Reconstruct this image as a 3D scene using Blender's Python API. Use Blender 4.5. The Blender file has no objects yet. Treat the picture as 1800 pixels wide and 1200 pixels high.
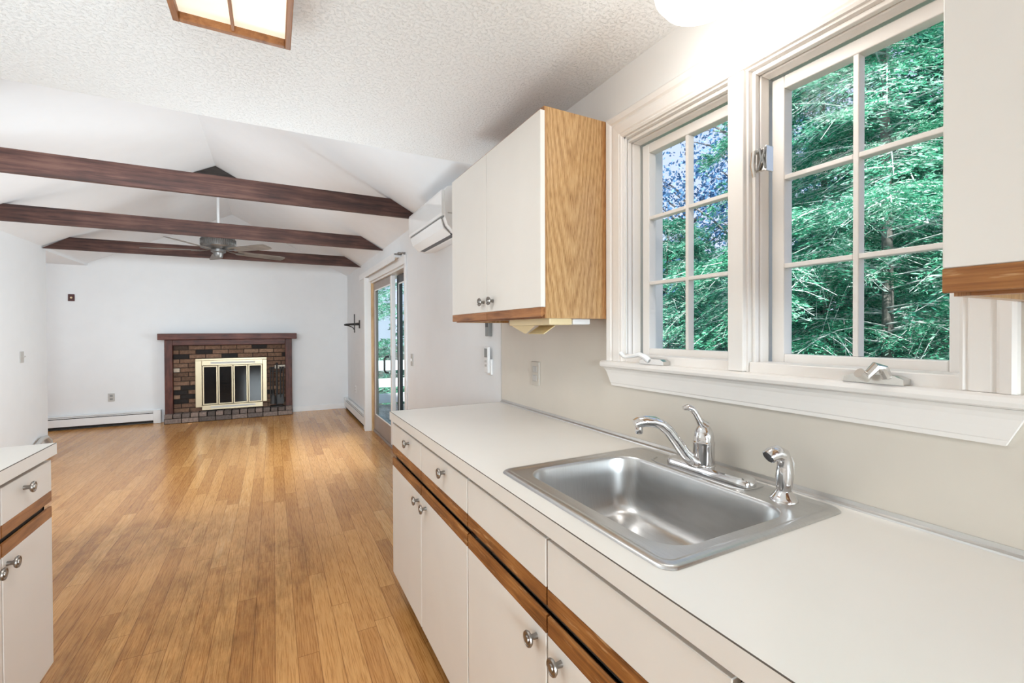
import bpy, bmesh, math, random
import numpy as np
from mathutils import Vector, Matrix
R = math.radians
random.seed(7)
sc = bpy.context.scene
COL = sc.collection

# ------------------------------------------------------------------ materials
def newmat(name):
    m = bpy.data.materials.new(name); m.use_nodes = True
    nt = m.node_tree
    b = nt.nodes.get('Principled BSDF')
    return m, nt, b

def srgb(r, g, b):
    def f(c):
        c /= 255.0
        return c / 12.92 if c <= 0.04045 else ((c + 0.055) / 1.055) ** 2.4
    return (f(r), f(g), f(b), 1)

def N(nt, t, **kw):
    n = nt.nodes.new(t)
    for k, v in kw.items():
        setattr(n, k, v)
    return n

def ramp(nt, stops, interp='LINEAR'):
    n = nt.nodes.new('ShaderNodeValToRGB')
    n.color_ramp.interpolation = interp
    els = n.color_ramp.elements
    while len(els) < len(stops):
        els.new(0.5)
    for e, (p, c) in zip(els, stops):
        e.position = p; e.color = c
    return n

def simple(name, col, rough=0.5, metal=0.0, bump=0.0, bscale=200.0, var=0.04, spec=0.5, coat=0.0):
    m, nt, b = newmat(name)
    tc = N(nt, 'ShaderNodeTexCoord')
    no = N(nt, 'ShaderNodeTexNoise'); no.inputs['Scale'].default_value = 6.0; no.inputs['Detail'].default_value = 4
    nt.links.new(tc.outputs['Object'], no.inputs['Vector'])
    lo = tuple(c * (1 - var) for c in col[:3]) + (1,)
    hi = tuple(min(1, c * (1 + var)) for c in col[:3]) + (1,)
    r = ramp(nt, [(0.3, lo), (0.7, hi)])
    nt.links.new(no.outputs['Fac'], r.inputs['Fac'])
    nt.links.new(r.outputs['Color'], b.inputs['Base Color'])
    b.inputs['Roughness'].default_value = rough
    b.inputs['Metallic'].default_value = metal
    b.inputs['Specular IOR Level'].default_value = spec
    b.inputs['Coat Weight'].default_value = coat
    if bump:
        n2 = N(nt, 'ShaderNodeTexNoise'); n2.inputs['Scale'].default_value = bscale; n2.inputs['Detail'].default_value = 3
        nt.links.new(tc.outputs['Object'], n2.inputs['Vector'])
        bp = N(nt, 'ShaderNodeBump'); bp.inputs['Strength'].default_value = bump; bp.inputs['Distance'].default_value = 0.01
        nt.links.new(n2.outputs['Fac'], bp.inputs['Height'])
        nt.links.new(bp.outputs['Normal'], b.inputs['Normal'])
    return m

def popcorn(name, col):
    m, nt, b = newmat(name)
    tc = N(nt, 'ShaderNodeTexCoord')
    vo = N(nt, 'ShaderNodeTexNoise'); vo.inputs['Scale'].default_value = 95; vo.inputs['Detail'].default_value = 4; vo.inputs['Roughness'].default_value = 0.65
    nt.links.new(tc.outputs['Object'], vo.inputs['Vector'])
    n2 = N(nt, 'ShaderNodeTexNoise'); n2.inputs['Scale'].default_value = 260; n2.inputs['Detail'].default_value = 3
    nt.links.new(tc.outputs['Object'], n2.inputs['Vector'])
    r = ramp(nt, [(0.50, (0, 0, 0, 1)), (0.68, (1, 1, 1, 1))])
    nt.links.new(vo.outputs['Fac'], r.inputs['Fac'])
    mx = N(nt, 'ShaderNodeMath', operation='MULTIPLY_ADD'); mx.inputs[1].default_value = 0.25
    nt.links.new(n2.outputs['Fac'], mx.inputs[0]); nt.links.new(r.outputs['Color'], mx.inputs[2])
    bp = N(nt, 'ShaderNodeBump'); bp.inputs['Strength'].default_value = 0.6; bp.inputs['Distance'].default_value = 0.006
    nt.links.new(mx.outputs[0], bp.inputs['Height']); nt.links.new(bp.outputs['Normal'], b.inputs['Normal'])
    b.inputs['Base Color'].default_value = col
    b.inputs['Roughness'].default_value = 0.8
    return m

def wood(name, cols, axis='Y', scale=1.0, rough=0.4, stretch=14.0, cathedral=0.0, worn=None, spec=0.4, blotch=0.5):
    """grain running along `axis` of the object; cols = dark, mid, light"""
    m, nt, b = newmat(name)
    tc = N(nt, 'ShaderNodeTexCoord')
    mp = N(nt, 'ShaderNodeMapping')
    s = [stretch * scale * 3] * 3
    s['XYZ'.index(axis)] = 3 * scale
    mp.inputs['Scale'].default_value = s
    nt.links.new(tc.outputs['Object'], mp.inputs['Vector'])
    n1 = N(nt, 'ShaderNodeTexNoise'); n1.inputs['Scale'].default_value = 1.0; n1.inputs['Detail'].default_value = 8; n1.inputs['Roughness'].default_value = 0.65
    n1.inputs['Distortion'].default_value = 0.4
    nt.links.new(mp.outputs['Vector'], n1.inputs['Vector'])
    n2 = N(nt, 'ShaderNodeTexNoise'); n2.inputs['Scale'].default_value = 5.0 * scale; n2.inputs['Detail'].default_value = 3
    nt.links.new(tc.outputs['Object'], n2.inputs['Vector'])
    ad = N(nt, 'ShaderNodeMath', operation='MULTIPLY_ADD'); ad.inputs[1].default_value = blotch
    nt.links.new(n2.outputs['Fac'], ad.inputs[0]); nt.links.new(n1.outputs['Fac'], ad.inputs[2])
    fac = ad.outputs[0]
    r = ramp(nt, [(0.42 + 0.25 * blotch, cols[0]), (0.5 + 0.5 * blotch, cols[1]), (0.62 + 0.72 * blotch, cols[2])])
    nt.links.new(fac, r.inputs['Fac'])
    out = r.outputs['Color']
    if worn:
        mw = N(nt, 'ShaderNodeMapping'); sw = [130, 130, 130]; sw['XYZ'.index(axis)] = 14; mw.inputs['Scale'].default_value = sw
        nt.links.new(tc.outputs['Object'], mw.inputs['Vector'])
        nw = N(nt, 'ShaderNodeTexNoise'); nw.inputs['Scale'].default_value = 1; nw.inputs['Detail'].default_value = 6
        nt.links.new(mw.outputs['Vector'], nw.inputs['Vector'])
        rw = ramp(nt, [(0.60, (0, 0, 0, 1)), (0.70, (0.6, 0.6, 0.6, 1))])
        nt.links.new(nw.outputs['Fac'], rw.inputs['Fac'])
        mx = N(nt, 'ShaderNodeMix', data_type='RGBA')
        nt.links.new(rw.outputs['Color'], mx.inputs[0]); nt.links.new(out, mx.inputs[6]); mx.inputs[7].default_value = worn
        out = mx.outputs[2]
    nt.links.new(out, b.inputs['Base Color'])
    b.inputs['Roughness'].default_value = rough
    b.inputs['Specular IOR Level'].default_value = spec
    return m

def oak_panel(name):
    """flat-sawn oak veneer with cathedral arches, grain along Z, seen on an XZ face"""
    m, nt, b = newmat(name)
    tc = N(nt, 'ShaderNodeTexCoord')
    sp = N(nt, 'ShaderNodeSeparateXYZ'); nt.links.new(tc.outputs['Object'], sp.inputs[0])
    # cathedral: rings around a point far below, stretched in Z
    mp = N(nt, 'ShaderNodeMapping'); mp.inputs['Location'].default_value = (-0.145, 0, -0.15); mp.inputs['Scale'].default_value = (1, 1, 0.075)
    nt.links.new(tc.outputs['Object'], mp.inputs['Vector'])
    nz = N(nt, 'ShaderNodeTexNoise'); nz.inputs['Scale'].default_value = 9; nz.inputs['Detail'].default_value = 2
    mpn = N(nt, 'ShaderNodeMapping'); mpn.inputs['Scale'].default_value = (1, 1, 0.16)
    nt.links.new(tc.outputs['Object'], mpn.inputs['Vector']); nt.links.new(mpn.outputs['Vector'], nz.inputs['Vector'])
    vm = N(nt, 'ShaderNodeVectorMath', operation='MULTIPLY_ADD')
    vm.inputs[1].default_value = (0.06, 0, 0.03)
    nt.links.new(nz.outputs['Color'], vm.inputs[0]); nt.links.new(mp.outputs['Vector'], vm.inputs[2])
    vl = N(nt, 'ShaderNodeVectorMath', operation='MULTIPLY'); vl.inputs[1].default_value = (1, 0, 1)
    nt.links.new(vm.outputs[0], vl.inputs[0])
    ln = N(nt, 'ShaderNodeVectorMath', operation='LENGTH'); nt.links.new(vl.outputs[0], ln.inputs[0])
    mu = N(nt, 'ShaderNodeMath', operation='MULTIPLY'); mu.inputs[1].default_value = 560
    nt.links.new(ln.outputs['Value'], mu.inputs[0])
    si = N(nt, 'ShaderNodeMath', operation='SINE'); nt.links.new(mu.outputs[0], si.inputs[0])
    # pores
    mg = N(nt, 'ShaderNodeMapping'); mg.inputs['Scale'].default_value = (420, 420, 26)
    nt.links.new(tc.outputs['Object'], mg.inputs['Vector'])
    ng = N(nt, 'ShaderNodeTexNoise'); ng.inputs['Scale'].default_value = 1; ng.inputs['Detail'].default_value = 5
    nt.links.new(mg.outputs['Vector'], ng.inputs['Vector'])
    a = N(nt, 'ShaderNodeMath', operation='MULTIPLY_ADD'); a.inputs[1].default_value = 0.075
    nt.links.new(si.outputs[0], a.inputs[0]); nt.links.new(ng.outputs['Fac'], a.inputs[2])
    r = ramp(nt, [(0.30, srgb(146, 106, 64)), (0.50, srgb(186, 146, 98)), (0.70, srgb(204, 168, 122))])
    nt.links.new(a.outputs[0], r.inputs['Fac'])
    # darker solid stile along the wall side and front edge
    st = ramp(nt, [(0.0, (0.72, 0.55, 0.42, 1)), (0.045, (1, 1, 1, 1)), (0.84, (1, 1, 1, 1)), (0.875, (0.74, 0.58, 0.42, 1)), (0.95, (0.86, 0.70, 0.52, 1))])
    sc_ = N(nt, 'ShaderNodeMath', operation='MULTIPLY'); sc_.inputs[1].default_value = 1 / 0.30
    nt.links.new(sp.outputs['X'], sc_.inputs[0]); nt.links.new(sc_.outputs[0], st.inputs['Fac'])
    mx = N(nt, 'ShaderNodeMix', data_type='RGBA', blend_type='MULTIPLY'); mx.inputs[0].default_value = 1
    nt.links.new(r.outputs['Color'], mx.inputs[6]); nt.links.new(st.outputs['Color'], mx.inputs[7])
    nt.links.new(mx.outputs[2], b.inputs['Base Color'])
    b.inputs['Roughness'].default_value = 0.28
    return m

def floor_mat():
    m, nt, b = newmat('oak_strip_floor')
    tc = N(nt, 'ShaderNodeTexCoord'); sp = N(nt, 'ShaderNodeSeparateXYZ'); nt.links.new(tc.outputs['Object'], sp.inputs[0])
    def math_(op, a, bb=None, c=None):
        n = N(nt, 'ShaderNodeMath', operation=op)
        for i, v in enumerate((a, bb, c)):
            if v is None: continue
            if isinstance(v, (int, float)): n.inputs[i].default_value = v
            else: nt.links.new(v, n.inputs[i])
        return n.outputs[0]
    W, L = 0.080, 1.05
    xr = math_('DIVIDE', sp.outputs['X'], W); row = math_('FLOOR', xr); xf = math_('FRACT', xr)
    wr = N(nt, 'ShaderNodeTexWhiteNoise', noise_dimensions='1D'); nt.links.new(row, wr.inputs['W'])
    yo = math_('MULTIPLY_ADD', wr.outputs['Value'], 7.3, math_('DIVIDE', sp.outputs['Y'], L))
    yi = math_('FLOOR', yo); yf = math_('FRACT', yo)
    cb = N(nt, 'ShaderNodeCombineXYZ'); nt.links.new(row, cb.inputs[0]); nt.links.new(yi, cb.inputs[1])
    wn = N(nt, 'ShaderNodeTexWhiteNoise', noise_dimensions='3D'); nt.links.new(cb.outputs[0], wn.inputs['Vector'])
    # grain, shifted per board
    off = N(nt, 'ShaderNodeVectorMath', operation='SCALE'); off.inputs['Scale'].default_value = 9
    nt.links.new(wn.outputs['Color'], off.inputs[0])
    ad = N(nt, 'ShaderNodeVectorMath', operation='ADD'); nt.links.new(off.outputs[0], ad.inputs[0]); nt.links.new(tc.outputs['Object'], ad.inputs[1])
    mp = N(nt, 'ShaderNodeMapping'); mp.inputs['Scale'].default_value = (55, 3.6, 1)
    nt.links.new(ad.outputs[0], mp.inputs['Vector'])
    ng = N(nt, 'ShaderNodeTexNoise'); ng.inputs['Scale'].default_value = 1; ng.inputs['Detail'].default_value = 7; ng.inputs['Roughness'].default_value = 0.62; ng.inputs['Distortion'].default_value = 1.4
    nt.links.new(mp.outputs['Vector'], ng.inputs['Vector'])
    r = ramp(nt, [(0.0, srgb(158, 104, 54)), (0.42, srgb(198, 143, 84)), (0.72, srgb(213, 160, 99)), (1.0, srgb(228, 185, 130))])
    tone = math_('MULTIPLY_ADD', ng.outputs['Fac'], 0.75, math_('MULTIPLY_ADD', wn.outputs['Value'], 0.48, -0.12))
    nt.links.new(tone, r.inputs['Fac'])
    # fine dark pores
    mp2 = N(nt, 'ShaderNodeMapping'); mp2.inputs['Scale'].default_value = (260, 9, 1)
    nt.links.new(ad.outputs[0], mp2.inputs['Vector'])
    n2 = N(nt, 'ShaderNodeTexNoise'); n2.inputs['Scale'].default_value = 1; n2.inputs['Detail'].default_value = 3
    nt.links.new(mp2.outputs['Vector'], n2.inputs['Vector'])
    r2 = ramp(nt, [(0.36, (0.70, 0.62, 0.54, 1)), (0.52, (1, 1, 1, 1))]); nt.links.new(n2.outputs['Fac'], r2.inputs['Fac'])
    m1 = N(nt, 'ShaderNodeMix', data_type='RGBA', blend_type='MULTIPLY'); m1.inputs[0].default_value = 0.9
    nt.links.new(r.outputs['Color'], m1.inputs[6]); nt.links.new(r2.outputs['Color'], m1.inputs[7])
    # seams
    e1 = math_('MINIMUM', xf, math_('SUBTRACT', 1.0, xf)); e2 = math_('MULTIPLY', math_('MINIMUM', yf, math_('SUBTRACT', 1.0, yf)), L / W)
    e = math_('MINIMUM', e1, e2)
    r3 = ramp(nt, [(0.008, (0.42, 0.34, 0.27, 1)), (0.028, (1, 1, 1, 1))]); nt.links.new(e, r3.inputs['Fac'])
    m2 = N(nt, 'ShaderNodeMix', data_type='RGBA', blend_type='MULTIPLY'); m2.inputs[0].default_value = 0.75
    nt.links.new(m1.outputs[2], m2.inputs[6]); nt.links.new(r3.outputs['Color'], m2.inputs[7])
    # worn grey traffic patches in the finish
    def worn(cx, cy, rx, ry):
        d = N(nt, 'ShaderNodeVectorMath', operation='SUBTRACT'); d.inputs[1].default_value = (cx, cy, 0); nt.links.new(tc.outputs['Object'], d.inputs[0])
        d2 = N(nt, 'ShaderNodeVectorMath', operation='MULTIPLY'); d2.inputs[1].default_value = (1 / rx, 1 / ry, 0); nt.links.new(d.outputs[0], d2.inputs[0])
        l = N(nt, 'ShaderNodeVectorMath', operation='LENGTH'); nt.links.new(d2.outputs[0], l.inputs[0])
        return math_('MAXIMUM', math_('SUBTRACT', 1.0, l.outputs['Value']), 0.0)
    wsum = math_('ADD', math_('ADD', worn(-0.42, 2.35, 0.62, 0.75), worn(-0.1, 2.9, 0.5, 0.6)), worn(-0.9, 3.6, 0.9, 0.5))
    mpw = N(nt, 'ShaderNodeMapping'); mpw.inputs['Scale'].default_value = (16, 5, 1); nt.links.new(tc.outputs['Object'], mpw.inputs['Vector'])
    nw = N(nt, 'ShaderNodeTexNoise'); nw.inputs['Scale'].default_value = 1; nw.inputs['Detail'].default_value = 8; nw.inputs['Roughness'].default_value = 0.7
    nt.links.new(mpw.outputs['Vector'], nw.inputs['Vector'])
    rw = ramp(nt, [(0.36, (0, 0, 0, 1)), (0.72, (1, 1, 1, 1))]); nt.links.new(nw.outputs['Fac'], rw.inputs['Fac'])
    wf = math_('MULTIPLY', math_('MINIMUM', math_('MULTIPLY', wsum, 2.4), 1.0), rw.outputs['Color'])
    m3 = N(nt, 'ShaderNodeMix', data_type='RGBA', blend_type='MULTIPLY'); nt.links.new(wf, m3.inputs[0])
    nt.links.new(m2.outputs[2], m3.inputs[6]); m3.inputs[7].default_value = (0.52, 0.50, 0.46, 1)
    nt.links.new(m3.outputs[2], b.inputs['Base Color'])
    rr = math_('MULTIPLY_ADD', nw.outputs['Fac'], 0.20, 0.13)
    nt.links.new(rr, b.inputs['Roughness'])
    b.inputs['Specular IOR Level'].default_value = 0.42
    bp = N(nt, 'ShaderNodeBump'); bp.inputs['Strength'].default_value = 0.12; bp.inputs['Distance'].default_value = 0.002
    nt.links.new(r3.outputs['Color'], bp.inputs['Height']); nt.links.new(bp.outputs['Normal'], b.inputs['Normal'])
    return m

def island(name, stops, rough=0.8, interp='LINEAR', bump=0.5, noise_mix=0.35, nscale=40):
    m, nt, b = newmat(name)
    g = N(nt, 'ShaderNodeNewGeometry'); tc = N(nt, 'ShaderNodeTexCoord')
    r = ramp(nt, stops, interp); nt.links.new(g.outputs['Random Per Island'], r.inputs['Fac'])
    no = N(nt, 'ShaderNodeTexNoise'); no.inputs['Scale'].default_value = nscale; no.inputs['Detail'].default_value = 5
    nt.links.new(tc.outputs['Object'], no.inputs['Vector'])
    r2 = ramp(nt, [(0.3, (1 - noise_mix,) * 3 + (1,)), (0.7, (1 + noise_mix * .6,) * 3 + (1,))]); nt.links.new(no.outputs['Fac'], r2.inputs['Fac'])
    mx = N(nt, 'ShaderNodeMix', data_type='RGBA', blend_type='MULTIPLY'); mx.inputs[0].default_value = 1
    nt.links.new(r.outputs['Color'], mx.inputs[6]); nt.links.new(r2.outputs['Color'], mx.inputs[7])
    nt.links.new(mx.outputs[2], b.inputs['Base Color'])
    b.inputs['Roughness'].default_value = rough
    if bump:
        bp = N(nt, 'ShaderNodeBump'); bp.inputs['Strength'].default_value = bump; bp.inputs['Distance'].default_value = 0.004
        nt.links.new(no.outputs['Fac'], bp.inputs['Height']); nt.links.new(bp.outputs['Normal'], b.inputs['Normal'])
    return m

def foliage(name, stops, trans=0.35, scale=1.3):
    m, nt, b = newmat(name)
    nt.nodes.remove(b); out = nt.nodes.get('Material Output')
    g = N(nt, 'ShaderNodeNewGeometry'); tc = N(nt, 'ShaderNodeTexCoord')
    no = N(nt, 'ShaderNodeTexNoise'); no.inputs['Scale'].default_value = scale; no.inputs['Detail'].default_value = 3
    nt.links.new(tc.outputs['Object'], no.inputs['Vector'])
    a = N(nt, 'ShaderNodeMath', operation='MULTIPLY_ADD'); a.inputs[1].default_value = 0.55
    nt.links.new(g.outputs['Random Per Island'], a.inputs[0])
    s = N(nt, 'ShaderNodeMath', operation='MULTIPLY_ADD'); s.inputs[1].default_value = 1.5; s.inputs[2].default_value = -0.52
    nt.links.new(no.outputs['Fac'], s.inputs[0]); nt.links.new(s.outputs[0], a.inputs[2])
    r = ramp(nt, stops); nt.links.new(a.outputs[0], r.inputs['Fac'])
    d = N(nt, 'ShaderNodeBsdfDiffuse'); t = N(nt, 'ShaderNodeBsdfTranslucent'); gl = N(nt, 'ShaderNodeBsdfGlossy'); gl.inputs['Roughness'].default_value = 0.5
    nt.links.new(r.outputs['Color'], d.inputs['Color']); nt.links.new(r.outputs['Color'], t.inputs['Color'])
    m1 = N(nt, 'ShaderNodeMixShader'); m1.inputs[0].default_value = trans
    nt.links.new(d.outputs[0], m1.inputs[1]); nt.links.new(t.outputs[0], m1.inputs[2])
    m2 = N(nt, 'ShaderNodeMixShader'); m2.inputs[0].default_value = 0.05
    nt.links.new(m1.outputs[0], m2.inputs[1]); nt.links.new(gl.outputs[0], m2.inputs[2])
    nt.links.new(m2.outputs[0], out.inputs['Surface'])
    return m

def glass_mat(name, tint=(1, 1, 1, 1), refl=0.004):
    m, nt, b = newmat(name)
    nt.nodes.remove(b); out = nt.nodes.get('Material Output')
    t = N(nt, 'ShaderNodeBsdfTransparent'); t.inputs['Color'].default_value = tint
    g = N(nt, 'ShaderNodeBsdfGlossy'); g.inputs['Roughness'].default_value = 0.01
    lw = N(nt, 'ShaderNodeLayerWeight'); lw.inputs['Blend'].default_value = 0.12
    ad = N(nt, 'ShaderNodeMath', operation='MULTIPLY_ADD'); ad.inputs[1].default_value = 0.04; ad.inputs[2].default_value = refl
    nt.links.new(lw.outputs['Fresnel'], ad.inputs[0])
    mx = N(nt, 'ShaderNodeMixShader'); nt.links.new(ad.outputs[0], mx.inputs[0])
    nt.links.new(t.outputs[0], mx.inputs[1]); nt.links.new(g.outputs[0], mx.inputs[2])
    nt.links.new(mx.outputs[0], out.inputs['Surface'])
    return m

def emit(name, col, strength):
    m, nt, b = newmat(name)
    tc = N(nt, 'ShaderNodeTexCoord')
    no = N(nt, 'ShaderNodeTexNoise'); no.inputs['Scale'].default_value = 5
    nt.links.new(tc.outputs['Object'], no.inputs['Vector'])
    r = ramp(nt, [(0.3, tuple(c * 0.96 for c in col[:3]) + (1,)), (0.7, col)]); nt.links.new(no.outputs['Fac'], r.inputs['Fac'])
    nt.links.new(r.outputs['Color'], b.inputs['Emission Color'])
    b.inputs['Emission Strength'].default_value = strength
    b.inputs['Base Color'].default_value = (0.3, 0.29, 0.27, 1)
    b.inputs['Roughness'].default_value = 0.35
    return m

def steel_mat(name):
    m, nt, b = newmat(name)
    tc = N(nt, 'ShaderNodeTexCoord'); mp = N(nt, 'ShaderNodeMapping'); mp.inputs['Scale'].default_value = (500, 14, 14)
    nt.links.new(tc.outputs['Object'], mp.inputs['Vector'])
    no = N(nt, 'ShaderNodeTexNoise'); no.inputs['Scale'].default_value = 1; no.inputs['Detail'].default_value = 3
    nt.links.new(mp.outputs['Vector'], no.inputs['Vector'])
    r = ramp(nt, [(0.3, (0.58, 0.58, 0.58, 1)), (0.7, (0.63, 0.63, 0.63, 1))]); nt.links.new(no.outputs['Fac'], r.inputs['Fac'])
    nt.links.new(r.outputs['Color'], b.inputs['Base Color'])
    b.inputs['Metallic'].default_value = 1; b.inputs['Roughness'].default_value = 0.30
    b.inputs['Anisotropic'].default_value = 0.4
    return m

M = {}
M['wall'] = simple('white_wall_paint', (0.775, 0.795, 0.815, 1), 0.75, bump=0.03, bscale=60, var=0.012)
M['kwall'] = simple('kitchen_wall_paint', (0.82, 0.81, 0.79, 1), 0.7, bump=0.03, bscale=60, var=0.012)
M['ceil'] = popcorn('textured_ceiling', (0.86, 0.875, 0.885, 1))
M['vault'] = simple('vault_paint', (0.81, 0.835, 0.865, 1), 0.8, var=0.01)
M['floor'] = floor_mat()
M['trim'] = simple('white_trim_gloss', (0.83, 0.80, 0.77, 1), 0.32, var=0.015)
M['white'] = simple('white_enamel', (0.82, 0.83, 0.84, 1), 0.35, var=0.015)
M['laminate'] = simple('cream_laminate', (0.75, 0.725, 0.685, 1), 0.42, var=0.015)
M['lamleft'] = simple('white_laminate', (0.80, 0.775, 0.745, 1), 0.42, var=0.012)
M['counter'] = simple('counter_laminate', (0.80, 0.775, 0.735, 1), 0.30, var=0.012)
M['splash'] = simple('backsplash_laminate', (0.66, 0.61, 0.54, 1), 0.33, var=0.02)
M['seam'] = simple('dark_seam', (0.10, 0.08, 0.065, 1), 0.7)
M['shadowgap'] = simple('gap_brown', (0.045, 0.03, 0.02, 1), 0.8)
M['caseshade'] = simple('shade_dark_case', (0.10, 0.078, 0.06, 1), 0.6)  # case darkened so the gaps between fronts read as shadow lines
M['oak'] = wood('oak_rail', (srgb(88, 50, 22), srgb(140, 88, 42), srgb(172, 118, 64)), 'Y', 1.5, 0.42, 24, worn=srgb(206, 168, 122))
M['oakclean'] = wood('oak_rail_clean', (srgb(110, 66, 34), srgb(150, 98, 56), srgb(178, 124, 76)), 'Y', 1.3, 0.4, 13)
M['oakpanel'] = oak_panel('oak_side_panel')
M['oaklight'] = wood('oak_light_frame', (srgb(118, 74, 40), srgb(150, 98, 56), srgb(172, 118, 72)), 'Y', 1.2, 0.45, 13)
M['beam'] = wood('dark_beam', (srgb(42, 24, 20), srgb(72, 44, 37), srgb(96, 66, 56)), 'X', 0.8, 0.62, 16, blotch=0.35)
M['mantel'] = wood('mantel_wood', (srgb(48, 22, 18), srgb(84, 44, 36), srgb(112, 66, 54)), 'X', 1.2, 0.5, 9)
M['post'] = wood('mantel_post', (srgb(42, 18, 14), srgb(76, 38, 30), srgb(104, 58, 46)), 'Z', 1.2, 0.5, 9)
M['brick'] = island('old_brick', [(0, srgb(30, 24, 22)), (0.13, srgb(34, 28, 26)), (0.16, srgb(96, 72, 56)), (0.35, srgb(122, 92, 72)), (0.6, srgb(106, 78, 62)), (0.85, srgb(134, 104, 84)), (0.955, srgb(148, 120, 98)), (0.965, srgb(225, 216, 200))], 0.85)
M['hearth'] = island('hearth_brick', [(0, srgb(80, 72, 68)), (0.5, srgb(122, 108, 102)), (1, srgb(146, 128, 118))], 0.85)
M['mortar'] = simple('dark_mortar', srgb(52, 42, 36), 0.9, bump=0.4, bscale=80, var=0.2)
M['brass'] = simple('pale_brass', srgb(198, 184, 156), 0.4, 0.7, var=0.03)
M['firebox'] = simple('sooty_firebox', (0.012, 0.011, 0.010, 1), 0.8)
M['smokeglass'] = simple('smoked_glass', (0.008, 0.008, 0.009, 1), 0.08, spec=0.25)
M['black'] = simple('black_iron', (0.02, 0.02, 0.021, 1), 0.5)
M['chrome'] = simple('chrome', (0.72, 0.72, 0.73, 1), 0.05, 1.0, var=0.0)
M['pewter'] = simple('pewter', (0.30, 0.28, 0.26, 1), 0.33, 1.0, var=0.1)
M['fanmetal'] = simple('antique_pewter', (0.20, 0.195, 0.19, 1), 0.38, 0.8, var=0.08)
M['nickel'] = simple('brushed_nickel', (0.66, 0.64, 0.61, 1), 0.25, 0.95, var=0.03)
M['steel'] = steel_mat('brushed_steel')
M['alu'] = simple('aluminium_trim', (0.62, 0.61, 0.60, 1), 0.28, 0.9)
M['glass'] = glass_mat('window_glass')
M['dglass'] = glass_mat('door_glass', (0.86, 0.93, 0.93, 1), 0.05)
M['plastic'] = simple('white_plastic', (0.80, 0.80, 0.80, 1), 0.35, var=0.01)
M['gloss'] = simple('glossy_white_panel', (0.82, 0.82, 0.82, 1), 0.06, var=0.01, spec=0.7)
M['plate'] = simple('grey_plate', (0.50, 0.49, 0.47, 1), 0.4)
M['beigeplate'] = simple('beige_plate', (0.56, 0.52, 0.46, 1), 0.35)
M['dark'] = simple('dark_plastic', (0.05, 0.05, 0.055, 1), 0.4)
M['grey'] = simple('grey_plastic', (0.25, 0.26, 0.26, 1), 0.4)
M['redwood'] = simple('dark_red_plate', srgb(70, 22, 20), 0.5)
M['bronze'] = simple('brown_door_frame', srgb(150, 138, 132), 0.4, var=0.05)
M['tan'] = wood('tan_jamb', (srgb(176, 142, 100), srgb(208, 176, 132), srgb(222, 194, 152)), 'Z', 1, 0.5, 9)
M['cream'] = simple('cream_plastic', srgb(232, 214, 172), 0.4)
M['blade'] = wood('fan_blade', (srgb(84, 76, 70), srgb(112, 103, 95), srgb(126, 117, 108)), 'X', 1, 0.45, 8)
M['lamp'] = emit('frosted_lamp_panel', (1.0, 0.86, 0.66, 1), 0.95)
M['globe'] = emit('frosted_globe', (1.0, 0.96, 0.90, 1), 1.1)
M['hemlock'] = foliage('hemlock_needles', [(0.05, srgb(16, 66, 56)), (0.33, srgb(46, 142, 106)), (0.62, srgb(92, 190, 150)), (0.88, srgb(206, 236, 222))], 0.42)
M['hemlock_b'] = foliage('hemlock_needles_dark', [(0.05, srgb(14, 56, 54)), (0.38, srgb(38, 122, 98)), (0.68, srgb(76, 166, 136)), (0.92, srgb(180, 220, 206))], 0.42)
M['leafhaze'] = foliage('haze_blue_leaves', [(0.1, srgb(50, 92, 130)), (0.5, srgb(84, 134, 180)), (0.9, srgb(140, 184, 220))], 0.3)  # blue of distant haze and skylight put into the leaf colour
M['bark'] = simple('grey_bark', srgb(120, 118, 112), 0.9, bump=0.6, bscale=30, var=0.3)
M['twig'] = simple('pale_twig', srgb(196, 204, 200), 0.8, var=0.2)
M['soil'] = simple('forest_floor', srgb(66, 72, 60), 0.95, bump=0.5, bscale=10, var=0.35)
M['deckwood'] = wood('deck_boards', (srgb(120, 112, 104), srgb(150, 142, 132), srgb(176, 168, 158)), 'Y', 1, 0.7, 9)
M['railwhite'] = simple('white_rail', (0.85, 0.86, 0.88, 1), 0.5)
M['ridgewood'] = wood('ridge_wood', (srgb(40, 36, 34), srgb(66, 60, 58), srgb(84, 78, 74)), 'X', 1, 0.6, 8)

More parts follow.
